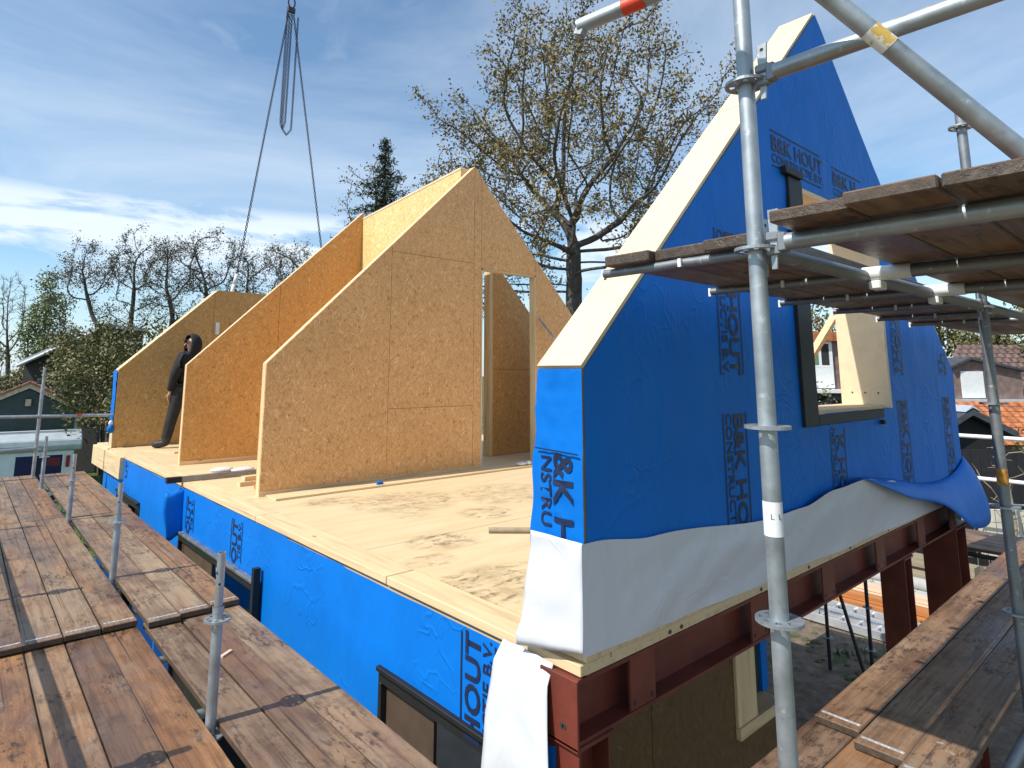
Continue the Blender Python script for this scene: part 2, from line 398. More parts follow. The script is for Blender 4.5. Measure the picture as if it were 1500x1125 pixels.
setb(t, b, t.ramp(t.noise(co, 6, 6, .7), [(.3, (.030, .075, .008)), (.7, (.085, .15, .02))]), .9, 0, t.noise(co, 40, 4, .7), .6, .04); M['lawn'] = m
def ground_fn(u, v):
    x, y = -300 + 700 * u, -300 + 900 * v
    return (x, y, GZ - .0)
o = build('ground', MB().grid(ground_fn, 4, 4), 'soil'); tag(o, kind='structure')
o = build('lawn', MB().add([(-9, 11.5, GZ + .01), (4.6, 11.5, GZ + .01), (5.2, 33, GZ + .01), (-9, 33, GZ + .01)], [(0, 1, 2, 3)]), 'lawn'); tag(o, kind='structure')
grs = MB()
for _ in range(5000):
    x, y = rnd.uniform(-1, 4.6), rnd.uniform(12, 31); h = rnd.uniform(.05, .13); a = rnd.uniform(0, 6.3); dx, dy = math.cos(a) * .02, math.sin(a) * .02
    grs.add([(x - dx, y - dy, GZ), (x + dx, y + dy, GZ), (x + rnd.uniform(-.05, .05), y + rnd.uniform(-.05, .05), GZ + h)], [(0, 1, 2)])
for _ in range(2600):
    x, y = rnd.uniform(8.5, 15), rnd.uniform(.2, 6); h = rnd.uniform(.04, .16)
    if mnoise.noise(Vector((x * .9, y * .9, 0))) < .02: continue
    a = rnd.uniform(0, 6.3); dx, dy = math.cos(a) * .02, math.sin(a) * .02
    grs.add([(x - dx, y - dy, GZ), (x + dx, y + dy, GZ), (x + rnd.uniform(-.06, .06), y + rnd.uniform(-.06, .06), GZ + h)], [(0, 1, 2)])
o = build('grass', grs, 'lawn', fix=False); tag(o, kind='stuff')
o = build('yard_soil', MB().grid(lambda u, v: (5.8 + 5.9 * u, -4 + 10 * v, GZ + .012 + .025 * mnoise.noise(Vector((u * 9, v * 15, 0)))), 20, 30), 'soil_bare', smooth=True, fix=False); tag(o, kind='structure')
o = build('ground_slab', MB().box((.3, .3, GZ + .004), (5.7, 9.9, GZ + .10)), 'concrete'); tag(o, kind='structure')

# ------------------------------------------------------------------ foil helpers
HW, HK, HA, GT = 5.95, 1.226, 4.14, .26
def gtop(x): return HK + (HA - HK) * (1 - abs(x - HW / 2) / (HW / 2))
def disp(a, b, s=1.0):
    n = mnoise.noise(Vector((a * 1.1, b * .7, 3.1))) * .012 + mnoise.noise(Vector((a * 3.1 + 5, b * 1.6, 9.2))) * .006
    return n * s
def front_y(x, z):
    seam = .005 if z > 2.47 + .03 * math.sin(x * 2) else 0
    f = min(1, max(0, x / .15))
    return -.016 - abs(disp(x, z)) * f - seam

def text_obj(txt, size, place, parent, name='lettering', sx=1.0, wt=.0, seg=True):
    """flat print: font outline -> mesh; place(u, v) gives the world point of text coordinates"""
    cu = bpy.data.curves.new('print', 'FONT'); cu.body = txt; cu.size = size; cu.offset = wt; cu.resolution_u = 3; cu.fill_mode = 'FRONT'
    ob = bpy.data.objects.new('print', cu); C.objects.link(ob)
    me = bpy.data.meshes.new_from_object(ob.evaluated_get(bpy.context.evaluated_depsgraph_get()))
    bpy.data.objects.remove(ob); bpy.data.curves.remove(cu)
    bm = bmesh.new(); bm.from_mesh(me)
    for _ in range(2):
        es = [e for e in bm.edges if e.calc_length() > .06]
        if es: bmesh.ops.subdivide_edges(bm, edges=es, cuts=1); bmesh.ops.triangulate(bm, faces=bm.faces[:])
    o0 = wroot(parent)
    for v in bm.verts: v.co = Vector(place(v.co.x * sx, v.co.y)) - o0
    bm.to_mesh(me); bm.free(); me.materials.clear()
    me.name = name
    return link(name, me, M['print'], parent)
def text_w(txt, size):
    cu = bpy.data.curves.new('print', 'FONT'); cu.body = txt; cu.size = size
    ob = bpy.data.objects.new('print', cu); C.objects.link(ob)
    me = bpy.data.meshes.new_from_object(ob.evaluated_get(bpy.context.evaluated_depsgraph_get()))
    xs_ = [v.co.x for v in me.vertices]; w = max(xs_)
    bpy.data.objects.remove(ob); bpy.data.curves.remove(cu); bpy.data.meshes.remove(me); return w
HB, HS, WDT = .158, .090, .86
SXB, SXS = WDT / text_w('B&K HOUT', HB), WDT / text_w('CONSTRUCTIE B.V.', HS)
def skip(full, sub, size, sx):
    """where a sub-string starts inside the full print"""
    return text_w(full, size) * sx - text_w(sub, size) * sx
def print_block(parent, place, big, small, line_len, start=0.0, sb=None, ss=None):
    """two rows of words between two ruled lines, as printed on the membrane"""
    if big: text_obj(big, HB, lambda u, v: place(u + start + (sb or 0), v + .108), parent, sx=SXB, wt=.004)
    if small: text_obj(small, HS, lambda u, v: place(u + start + (ss or 0), v + .022), parent, sx=SXS, wt=.0016)
    for v0 in (-.012, .245):
        ln = MB(); n = 8
        for k in range(n):
            a, c = line_len[0] + (line_len[1] - line_len[0]) * k / n, line_len[0] + (line_len[1] - line_len[0]) * (k + 1) / n
            ln.add([place(a, v0), place(c, v0), place(c, v0 + .011), place(a, v0 + .011)], [(0, 1, 2, 3)])
        build('ruled_line', ln, 'print', parent, fix=False)

# ------------------------------------------------------------------ upper floor deck
deck = thing('floor_deck', 'pale timber floor deck with muddy footprints that carries the OSB walls', 'floor deck', (0, 0, -.05))
ys = [0.0, 2.1, 4.32, 6.52, 8.7, 10.72]; xs = [.17, 2.55, 4.95, HW - .003]
build('joist_layer', MB().box((.005, .005, -.048), (HW - .02, 10.70, -.021)), 'cream_y', deck)
build('rim_beam', MB().box((-.09, 8.62, -.33), (.0, 10.74, -.026)), 'cream_y', deck, bevel=.004)
build('rim_beam', MB().box((.003, 10.70, -.33), (HW, 10.76, -.026)), 'cream', deck, bevel=.004)
for j in range(5):
    for i in range(3):
        dz = rnd.uniform(-.0015, .0015)
        build('deck_panel', MB().box((xs[i] + .003, ys[j] + .003, -.022), (xs[i + 1] - .003, ys[j + 1] - .003, dz)), 'deck', deck)
for a, c in ((.0, 1.52), (1.525, 3.6), (3.605, 5.9), (5.905, 8.1), (8.105, 10.72)):
    build('edge_strip', MB().box((-.035, a + .002, -.045), (.165, c - .002, .001 + rnd.uniform(-.001, .002))), 'cream_y', deck, bevel=.003)

# ------------------------------------------------------------------ lower storey
low = thing('lower_wall', 'long lower storey side wall wrapped in bright blue membrane along the scaffold', 'wall', (0, 0, GZ))
wins = [(.50, 1.54), (3.40, 5.66), (7.45, 8.82)]; WT, WB = -.50, -2.1
def side_x(y, z):
    s = (.012 if y < 2.93 else 0) + (.012 if y < 1.98 else 0) + (.012 if 5.55 < y < 8.3 else 0)
    return -.030 - abs(disp(y * .9, z * .8, 1.25)) - s
core = MB(); prev = .13
segs = []
for a, c in wins + [(10.0, 10.0)]:
    if a > prev: core.box((-.015, prev, GZ + .01), (.23, a, -.046)); segs.append((prev, a, GZ + .02, -.05))
    if c > a:
        core.box((-.015, a, WT), (.23, c, -.046)); core.box((-.015, a, GZ + .01), (.23, c, WB))
        segs += [(a, c, WT, -.05), (a, c, GZ + .02, WB)]
    prev = c
build('wall_core', core, 'cream_y', low)
def side_patch(mb, y0, y1, z0, z1):
    nu, nv = max(2, int((y1 - y0) / .07)), max(2, int((z1 - z0) / .09))
    mb.grid(lambda u, v: (side_x(y0 + (y1 - y0) * u, z0 + (z1 - z0) * v), y0 + (y1 - y0) * u, z0 + (z1 - z0) * v), nu, nv)
for lo_, hi_ in ((.13, 3.4), (3.4, 7.45), (7.45, 10.0)):
    mb = MB()
    for s in segs:
        if s[0] >= lo_ - .01 and s[1] <= hi_ + .01: side_patch(mb, *s)
    fo = build('blue_membrane', mb, 'blue', low, smooth=True, fix=False)
    def sp_(y0, ztop, flip=1):
        return lambda u, v: (side_x(y0 - v, u) - .004, y0 - v, u)
    if lo_ < 1:
        # text read upwards; v grows towards +(-y) flipped: tops point to +y
        pl = lambda u, v: (side_x(.44 + v, u) - .004, .44 + v, u)
        print_block(fo, lambda u, v: (side_x(.745 - (.25 - v) , u) - .004, .765 - (.25 - v), u), 'HOUT', 'UCTIE B.V.', (-.52, -.075), start=-.925, sb=skip('B&K HOUT', 'HOUT', HB, SXB), ss=skip('CONSTRUCTIE B.V.', 'UCTIE B.V.', HS, SXS))
    elif lo_ < 5:
        print_block(fo, lambda u, v: (side_x(4.13 - (.24 - v), u) - .004, 4.13 - (.24 - v), u), 'OUT', 'TIE B.V.', (-.44, -.105), start=-.97, sb=skip('B&K HOUT', 'OUT', HB, SXB), ss=skip('CONSTRUCTIE B.V.', 'TIE B.V.', HS, SXS))
        print_block(fo, lambda u, v: (side_x(5.50 - (.24 - v), u) - .004, 5.50 - (.24 - v), u), 'OUT', 'TIE B.V.', (-.44, -.115), start=-.975, sb=skip('B&K HOUT', 'OUT', HB, SXB), ss=skip('CONSTRUCTIE B.V.', 'TIE B.V.', HS, SXS))
    else:
        print_block(fo, lambda u, v: (side_x(8.50 - (.24 - v), u) - .004, 8.50 - (.24 - v), u), 'UT', '', (-.16, -.06), start=-.93, sb=skip('B&K HOUT', 'UT', HB, SXB))
for wi, (a, c) in enumerate(wins):
    fr = MB()
    x0, x1 = -.060, .20
    fr.box((x0, a, WT - .075), (x1, c, WT - .003)); fr.box((x0, a, WB), (x1, c, WB + .06))
    fr.box((x0, a, WB + .06), (x1, a + .045, WT - .075)); fr.box((x0, c - .03, WB + .06), (x1, c, WT - .075))
    f = build('window_frame', fr, 'black', low, bevel=.004)
    mid = a + (c - a) * (.52 if wi == 0 else .55)
    build('infill_board', MB().box((-.02, mid, WB + .06), (.0, c - .03, WT - .075)), 'brown', f)
    if wi == 1:
        build('diagonal_strip', MB().bar((-.0, a + 1.15, -.62), (-.0, a + 1.05, -.90), .03, .02, (1, 0, 0)), 'alu', f)
        build('flashing_strip', MB().box((-.11, a - .03, -.80), (-.055, a + .02, -.36)), 'black', f)
    build('top_lip', MB().box((-.085, a + .01, WT - .006), (-.034, c - .01, WT + .02)), 'galv_d' if wi == 1 else 'black', f, bevel=.003)
# hanging membrane flap beside the middle window, and dark crease strips
fl = MB().grid(lambda u, v: (-.035 - .19 * u - .02 * math.sin(v * 5) * u, 5.60 + .02 * u - .06 * v * u, -.07 - .47 * v + .02 * math.sin(u * 6)), 6, 10)
build('loose_flap', fl, 'blue', low, smooth=True, fix=False, solid=.003)
wf = MB()
def wflap(u, v):
    y = .462 - (.32 + .10 * v) * u + .02 * v * (1 - u); z = -.024 - .004 * u * (1 - v) - v * (1.0 - .0 * u)
    x = -.050 - .050 * min(1, v * 12) - .015 * min(1, v * 2.5) - .04 * v * v - .018 * math.sin(u * 7 + v * 2.2) * v - .010 * mnoise.noise(Vector((u * 4, v * 5, 0)))
    return (x, y + .02 * math.sin(v * 4) * (1 - u) + .05 * v * (1 - u), z)
build('white_flap', wf.grid(wflap, 14, 26), 'white', low, smooth=True, fix=False, solid=.003)
# crumpled tie of membrane at the far corner
build('back_wall', MB().box((.24, 9.75, GZ + .01), (HW, 9.98, -.335)), 'blue', low)

front = thing('lower_front_wall', 'OSB lower front wall with painted-in shade and a pale timber doorway lining under the red beam', 'wall', (0, 0, GZ))
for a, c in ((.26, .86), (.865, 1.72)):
    build('osb_panel', MB().box((a, .30, GZ + .01), (c, .32, -.32)), 'osb_shade_tint', front)
build('doorway_lining', MB().box((1.722, .28, -.93), (1.96, .345, -.32)), 'cream_z', front, bevel=.003)
build('doorway_sill', MB().box((1.722, .27, -1.00), (2.30, .42, -.932)), 'cream', front, bevel=.003)
build('sill_wall', MB().box((1.722, .30, GZ + .01), (2.30, .32, -1.005)), 'osb_shade_tint', front)
build('shade_panel', MB().box((1.98, .42, -.93), (2.27, .46, -.32)), 'gap', front)  # dark sheet added in place of the shade inside the doorway
build('blue_membrane', MB().box((2.272, .40, -.93), (2.36, .75, -.32)), 'blue', front)

# steel frame under the gable
st = thing('steel_frame', 'red oxide steel beam with bolted stiffener plates and columns under the gable', 'steel frame', (0, 0, GZ))
BZ0, BZ1 = -.298, -.050
mb = MB().box((-.06, .0, BZ1 - .016), (HW, .19, BZ1)).box((-.06, .0, BZ0), (HW, .19, BZ0 + .016)).box((-.06, .090, BZ0 + .0165), (HW, .100, BZ1 - .0165))
build('beam', mb, 'red', st)
for xx in (.30, 1.42, 2.40, 3.40, 4.42, 5.40):
    s = build('stiffener_plate', MB().box((xx, .004, BZ0 + .017), (xx + .19, .016, BZ1 - .017)), 'red', st)
    for q in (.03, .16): build('bolt_hole', MB().tube((xx + q, .002, BZ0 + .045), (xx + q, .0042, BZ0 + .045), .011, 10), 'gap', s)
ep = build('end_plate', MB().box((-.075, -.012, BZ0 - .01), (-.0605, .20, BZ1 + .004)), 'red', st, bevel=.002)
build('bolt_hole', MB().tube((-.0765, .06, BZ0 + .06), (-.0752, .06, BZ0 + .06), .012, 10).tube((-.0765, .075, BZ0 + .06), (-.0752, .075, BZ0 + .06), .012, 10), 'gap', ep)
def column(x, y, w, d, top, mname='red'):
    c = MB().box((x - w / 2, y, GZ + .02), (x - w / 2 + .012, y + d, top)).box((x + w / 2 - .012, y, GZ + .02), (x + w / 2, y + d, top)).box((x - w / 2 + .0125, y + d / 2 - .006, GZ + .02), (x + w / 2 - .0125, y + d / 2 + .006, top))
    o = build('column', c, mname, st)
    build('cap_plate', MB().box((x - w / 2 - .02, y - .01, top + .0005), (x + w / 2 + .02, y + d + .01, BZ0 - .0005)), mname, o)
    build('base_plate', MB().box((x - w / 2 - .05, y - .04, GZ + .001), (x + w / 2 + .05, y + d + .04, GZ + .019)), mname, o)
column(.045, .0, .20, .19, BZ0 - .016); column(4.08, .0, .18, .19, BZ0 - .016); column(5.72, .0, .34, .30, BZ0 - .016)
for xx in (.62, .72, 1.55, 2.2, 2.9, 3.7, 4.6): build('screw_head', MB().tube((xx, -.0, -.028), (xx, .0045, -.028), .011, 8), 'brown', deck)

# ------------------------------------------------------------------ front gable wall
gab = thing('gable_wall', 'tall blue wrapped gable wall with a white foot strip and a window opening', 'wall', (0, 0, 0))
WX0, WX1, WZ0, WZ1 = 2.42, 3.80, .93, 2.56
def strip(mb, x0, x1, zlo, y0, th, ztop=None):
    xsn = [x0] + ([HW / 2] if x0 < HW / 2 < x1 else []) + [x1]
    tops = [(x, y0, gtop(x) if ztop is None else ztop) for x in (xsn if ztop is None else [x0, x1])]
    mb.prism([(x0, y0, zlo), (x1, y0, zlo)] + tops[::-1], (0, th, 0))
core = MB()
strip(core, 0, WX0, .003, 0, GT); strip(core, WX1, HW, .003, 0, GT); strip(core, WX0, WX1, .003, 0, GT, WZ0); strip(core, WX0, WX1, WZ1, 0, GT)
build('timber_core', core, 'cream_z', gab)
tp = []
dxs, dzs = HW / 2, HA - HK; L = math.hypot(dxs, dzs); nx, nz = -dzs / L, dxs / L
for s0, s1 in ((.0, .62), (.622, 1.0)):
    for side in (0, 1):
        X = lambda s: s * dxs if side == 0 else HW - s * dxs
        sg = 1 if side == 0 else -1
        p, q = Vector((X(s0), -.012, HK + s0 * dzs)), Vector((X(s1), -.012, HK + s1 * dzs)); o_ = Vector((nx * sg * .022, 0, nz * .022)); e = Vector((nx * sg * .002, 0, nz * .002))
        build('top_plank', MB().prism([p + e, q + e, q + o_, p + o_], (0, GT + .015, 0)), 'cream_s', gab)
bs = MB()
def patch(x0, x1, z0f, z1f, nu, nv):
    bs.grid(lambda u, v: ((lambda x: (lambda z: (x, front_y(x, z), z))(z0f(x) + (z1f(x) - z0f(x)) * v))(x0 + (x1 - x0) * u)), nu, nv)
K = lambda k: (lambda x: k)
ZB = lambda x: .14 if x < 3.4 else max(.03, .14 - (x - 3.4) * .09)
patch(.0, WX0, ZB, gtop, 34, 40); patch(WX0, HW / 2, K(WZ1), gtop, 10, 22); patch(HW / 2, WX1, K(WZ1), gtop, 12, 22)
patch(WX0, WX1, ZB, K(WZ0), 20, 14); patch(WX1, HW, ZB, gtop, 32, 34)
fo = build('blue_membrane', bs, 'blue', gab, smooth=True, fix=False)
# printed columns: read downwards, tops to the right
def down(xl, z0): return lambda u, v: (xl + v, front_y(xl + v, z0 - u) - .004, z0 - u)
for xl in (1.19, 2.64, 4.11, 5.46):
    if xl == 2.64:
        print_block(fo, down(xl, .985), 'K HOUT', 'NSTRUCTIE B.V.', (.17, .86), sb=skip('B&K HOUT', 'K HOUT', HB, SXB), ss=skip('CONSTRUCTIE B.V.', 'NSTRUCTIE B.V.', HS, SXS))
    else: print_block(fo, down(xl, .985), 'B&K HOUT', 'CONSTRUCTIE B.V.', (.0, .86))
    if xl in (1.19, 4.11): print_block(fo, down(xl, 2.06), 'B&K HOUT', 'CONSTRUCTIE B.V.', (.0, .86))
    if xl == 5.46: print_block(fo, down(xl, 2.06), 'UT', 'B.V.', (.60, .86), sb=skip('B&K HOUT', 'UT', HB, SXB), ss=skip('CONSTRUCTIE B.V.', 'B.V.', HS, SXS))
for x0, z0, bg_, sm_ in ((2.0, 2.635, 'B&K HOUT', 'CONSTRUCTIE B.V.'), (3.06, 2.60, 'B&K H', 'CONSTRU')):
    print_block(fo, lambda u, v, x0=x0, z0=z0: (x0 + u, front_y(x0 + u, z0 + v) - .004, z0 + v), bg_, sm_, (.0, .83 if x0 < 3 else .62))
# end face (x = 0): blue membrane above, print reading downwards
def end_x(y, z):
    f = min(1, max(0, min(y, GT - y) / .06 + .2))
    return -.012 - (abs(mnoise.noise(Vector((y * 9, z * 5, 2)))) * .018 + abs(mnoise.noise(Vector((y * 16, z * 16, 7)))) * .011) * f - (.004 if z < .85 else 0)
def endf(u, v):
    z = .40 + (HK - .40) * v; edge = .007 * math.sin(v * 17) * (1 if u > .9 else 0)
    y = -.012 + (GT + .02 + edge + .045 * (1 - v) * (v < .8)) * u
    return (end_x(y, z), y, z)
ef = build('end_membrane', MB().grid(endf, 12, 36), 'blue', gab, smooth=True, fix=False)
pe = lambda u, v: (end_x(.262 - v, .845 - u) - .005, .262 - v, .845 - u)
text_obj('&K H', HB, lambda u, v: pe(u - .005, v + .112), ef, sx=SXB, wt=.004)
text_obj('NSTRU', HS, lambda u, v: pe(u + .01, v + .030), ef, sx=SXS, wt=.0016)
build('membrane_joint', MB().bar((-.034, .0, .853), (-.034, GT, .862), .004, .006), 'print', ef)
# white foot strip, front and end
def lerp_t(tab, x):
    for (a, va), (c, vc) in zip(tab, tab[1:]):
        if x <= c:
            s = (x - a) / (c - a); s = s * s * (3 - 2 * s); return va + (vc - va) * s
    return tab[-1][1]
TOPW = [(0, .492), (.45, .446), (1.64, .363), (2.06, .372), (2.5, .432), (2.95, .452), (3.5, .385), (4.25, .215), (5.0, .012)]
def wfront(u, v):
    x = 5.0 * u; zt = lerp_t(TOPW, x); zb = .048 - .066 * u; z = zb + (zt - zb) * v
    bulge = math.exp(-((x - 3.1) / .95) ** 2) * .07 * v ** 1.5
    fold = .010 * math.sin((x - 1.2 * z) * 5 + 1) * (1 - v) * min(1, x) + (.040 * abs(mnoise.noise(Vector((x * .8 - z * 2.0, 1.2 * z + x * .3, 4)))) + .012 * abs(mnoise.noise(Vector((x * 2.6 - z * 5.2, z * 1.0, 9))))) * min(1, x * 2) * min(1, 3 * (1 - v) + .15)
    return (x if x > 0 else -.058, -.036 - bulge - fold, z)
build('white_strip', MB().grid(wfront, 110, 16), 'white', gab, smooth=True, fix=False)
def wend(u, v):
    zb = .062 - .062 * u; z = zb + (.494 - zb) * v
    y = -.034 + (GT + .05 + .055 * (1 - v)) * u
    return (-.050 - .030 * (1 - v) ** 2 * (u + .3) - .012 * mnoise.noise(Vector((u * 2.2, v * 3, 1))) - .02 * math.exp(-((v - .10) / .06) ** 2) * u, y, z)
build('white_strip', MB().grid(wend, 14, 20), 'white', gab, smooth=True, fix=False, solid=.002)
# flaring blue tail at the right foot
ia = [(2.95, -.060, .462), (3.7, -.04, .37), (4.6, -.03, .24), (5.4, -.03, .22), (5.93, -.03, .34), (6.0, .06, .45)]
oa = [(2.96, -.13, .450), (3.7, -.17, .245), (4.52, -.2, .085), (5.28, -.2, -.21), (6.22, -.16, -.31), (6.95, .02, -.21)]
def cat(tab, u):
    k = min(len(tab) - 2, int(u * (len(tab) - 1))); f = u * (len(tab) - 1) - k
    P = [Vector(tab[max(0, min(len(tab) - 1, k + d))]) for d in (-1, 0, 1, 2)]
    return .5 * ((2 * P[1]) + (P[2] - P[0]) * f + (2 * P[0] - 5 * P[1] + 4 * P[2] - P[3]) * f * f + (3 * P[1] - P[0] - 3 * P[2] + P[3]) * f ** 3)
def tail(u, v):
    p = cat(ia, u).lerp(cat(oa, u), v); p.z += .045 * math.sin(v * math.pi) * u; p.y -= .03 * math.sin(v * math.pi) + .015 * math.sin(u * 14) * v
    return p
build('loose_tail', MB().grid(tail, 30, 8), 'blue', gab, smooth=True, fix=False, solid=.003)
def tail2(u, v):
    p = Vector((6.0, .06, .45)).lerp(Vector((6.0, .30, .95)), u).lerp(Vector((6.95, .02, -.21)).lerp(Vector((6.2, .42, .60)), u), v)
    p.x += .03 * math.sin(v * 5 + u * 3); return p
build('loose_tail', MB().grid(tail2, 10, 10), 'blue', gab, smooth=True, fix=False, solid=.003)
build('right_membrane', MB().grid(lambda u, v: (HW + .012 + .03 * abs(mnoise.noise(Vector((u * 2, v * 4, 8)))), GT * u, .02 + (HK - .02) * v), 6, 16), 'blue', gab, smooth=True, fix=False)
# window lining and black frame
wf_ = build('window_frame', MB().box((WX0 - .225, -.045, WZ0 - .075), (WX0 - .005, .02, WZ1 + .03)).box((WX0 - .0045, -.045, WZ0 - .075), (WX1 - .10, .02, WZ0 - .005)).box((WX0 - .30, -.07, WZ1 + .0305), (WX0 - .03, .02, WZ1 + .085)), 'black', gab, bevel=.004)
build('frame_lug', MB().box((WX1 - .17, -.06, WZ0 - .125), (WX1 - .12, -.03, WZ0 - .091)), 'black', wf_)
ln = build('jamb_lining', MB().box((WX1 - .03, -.075, WZ0 + .001), (WX1 + .012, GT + .04, WZ1 - .001)), 'cream_s', gab, bevel=.002)
for k in range(3):
    for zz_ in (WZ0 + .12, WZ0 + .95): build('screw_head', MB().tube((WX1 - .032, .01 + k * .1, zz_), (WX1 - .0298, .01 + k * .1, zz_), .008, 8), 'brown', ln)
build('head_lining', MB().box((WX0 + .026, -.02, WZ1 - .04), (WX1 - .031, GT + .04, WZ1 - .002)), 'cream_s', gab)
build('sill_lining', MB().box((WX0 + .026, -.02, WZ0 - .004), (WX1 - .031, GT + .04, WZ0 + .022)), 'cream', gab)
build('jamb_lining', MB().box((WX0 + .0005, .001, WZ0 + .023), (WX0 + .025, GT + .04, WZ1 - .041)), 'cream_z', gab)

# ------------------------------------------------------------------ interior OSB walls
IX0, IX1, IK, IA = .29, HW - .29, 1.288, 3.94
def itop(x): return IK + (IA - IK) * (1 - abs(x - HW / 2) / (HW / 2 - IX0))
def osb_wall(name, label, y, x0, x1, cuts, mats, door=None, flat=None, th=.10, topf=itop, gap=.0025):
    w = thing(name, label, 'wall', ((x0 + x1) / 2, y, 0))
    o0 = .003
    top = (lambda x: min(topf(x), flat)) if flat else topf
    brk = sorted({x0, x1, HW / 2} | ({door[0], door[1]} if door else set()) | ({HW / 2 - (HW / 2 - IX0) * 0} if 0 else set()))
    if flat:
        f = [x for x in np.linspace(x0, x1, 400) if topf(x) >= flat]; brk = sorted(set(brk) | {f[0], f[-1]})
    brk = [x for x in brk if x0 <= x <= x1]
    core = MB()
    for a, c in zip(brk, brk[1:]):
        zl = o0
        if door and a >= door[0] - 1e-6 and c <= door[1] + 1e-6: zl = door[2]
        core.prism([(a, y + .0165, zl), (c, y + .0165, zl), (c, y + .0165, top(c)), (a, y + .0165, top(a))], (0, th - .033, 0))
    # battens flush on the slope and end
    build('stud_frame', core, 'cream_z', w)
    for yy, dy in ((y, .016), (y + th, -.016)):
        for a, c, zl, zh in cuts:
            xsn = [a] + [x for x in brk if a < x < c] + [c]
            tops = [(x, yy, (min(top(x), zh) if zh else top(x)) - .002) for x in xsn]
            a2, c2 = a + gap, c - gap
            P = [(a2, yy, zl + .003), (c2, yy, zl + .003)] + [(min(max(x, a2), c2), yy, z) for x, _, z in tops[::-1]]
            pan = build('osb_panel', MB().prism(P, (0, dy, 0)), mats, w)
    return w
YC, YB, YA = 4.38, 7.08, 9.74
D0, D1, DH = 3.10, 4.11, 2.57
wc = osb_wall('partition_wall', 'nearest OSB gable partition with a tall doorway cut in it', YC, IX0, IX1,
              [(IX0, 1.72, 0, None), (1.72, HW / 2, 0, .79), (1.72, HW / 2 + .0, .79, 2.62), (1.72, HW / 2, 2.62, None), (HW / 2, D0, 0, None), (D0, D1, DH, None), (D1, IX1, 0, None)], 'osb_c', (D0, D1, DH))
build('sole_plate', MB().box((IX0 - .005, YC - .012, -.0), (D0, YC - .001, .045)), 'cream', wc)
build('sole_plate', MB().box((IX0 + .05, YC - .30, .0025), (IX1, YC - .05, .020)), 'cream', wc)
for xx in (D0 - .0, D1 + .0):
    s = 1 if xx == D0 else -1
    build('door_lining', MB().box((xx, YC - .004, .003) if s > 0 else (xx - .02, YC - .004, .003), (xx + .02, YC + .104, DH) if s > 0 else (xx, YC + .104, DH)), 'cream_z', wc)
build('door_lining', MB().box((D0, YC - .004, DH - .02), (D1, YC + .104, DH - .0005)), 'cream', wc)
wb = osb_wall('partition_wall', 'middle OSB partition whose sloped edge stands behind the nearest partition', YB, IX0, HW / 2 - .14,
              [(IX0, 1.5, 0, None), (1.5, HW / 2 - .14, 0, None)], 'osb_y')
build('sole_plate', MB().box((IX0 - .004, YB - .012, 0), (HW / 2 - .15, YB - .001, .05)), 'cream', wb)
wb2 = osb_wall('partition_wall', 'narrow OSB partition with a pale post edge seen through the doorway', 5.20, 4.02, IX1,
               [(4.02, IX1, 0, 1.25), (4.02, IX1, 1.25, None)], 'osb_y', th=.12)
build('edge_post', MB().box((3.955, 5.195, .003), (4.018, 5.325, itop(4.0))), 'cream_z', wb2)
# ridge wall between middle and nearest partition
rw = thing('ridge_wall', 'sunlit OSB wall along the ridge between the two sloping partitions', 'wall', (2.9, 5.8, 0))
yj = [YC + .11, 5.45, 6.3, YB - .002]
def rtop(y): return 3.90 - (y - YC) * .085
for a, c in zip(yj, yj[1:]):
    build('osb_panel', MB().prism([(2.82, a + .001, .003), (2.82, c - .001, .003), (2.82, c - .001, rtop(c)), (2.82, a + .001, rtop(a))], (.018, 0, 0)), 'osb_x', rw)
build('stud_frame', MB().prism([(2.8385, yj[0], .003), (2.8385, yj[-1], .003), (2.8385, yj[-1], rtop(yj[-1]) + .004), (2.8385, yj[0], rtop(yj[0]) + .004)], (.13, 0, 0)), 'cream_y', rw)
build('top_batten', MB().prism([(2.815, yj[0], rtop(yj[0]) + .005), (2.975, yj[0], rtop(yj[0]) + .005), (2.975, yj[0], rtop(yj[0]) + .035), (2.815, yj[0], rtop(yj[0]) + .035)], (0, yj[-1] - yj[0], -(yj[-1] - yj[0]) * .085)), 'cream_s', rw)
build('ridge_peg', MB().box((2.85, 5.76, rtop(5.76)), (2.88, 5.80, rtop(5.8) + .07)), 'cream_z', rw)
# far gable, its flat-topped upper edge still on the slings
ga = lambda x: HK + (HA - HK) * (1 - abs(x - HW / 2) / (HW / 2))
wa = osb_wall('far_gable_wall', 'far OSB gable with a flat cut top hanging on the crane slings', YA, .0, HW,
              [(0, 1.4, 0, None), (1.4, HW / 2, 0, None), (HW / 2, 4.5, 0, None), (4.5, HW, 0, None)], 'osb_y', flat=2.64, th=.26, topf=ga)
build('end_membrane', MB().grid(lambda u, v: (-.012 - .02 * abs(mnoise.noise(Vector((u * 3, v * 6, 5)))), YA + .01 + .28 * u - .05 * u * (1 - v), .34 + (HK - .35) * v), 6, 16), 'blue', wa, smooth=True, fix=False)
kn = MB().sphere((-.04, YA - .01, .30), .055, 1, 1, 1.3); build('membrane_knot', kn, 'blue', wa, smooth=True)
build('membrane_knot', MB().sphere((-.045, YA - .012, .385), .035, 1, 1, 1.3), 'white', wa, smooth=True)
build('outer_membrane', MB().box((.0, YA + .265, .02), (HW, YA + .275, HK)), 'blue', wa)

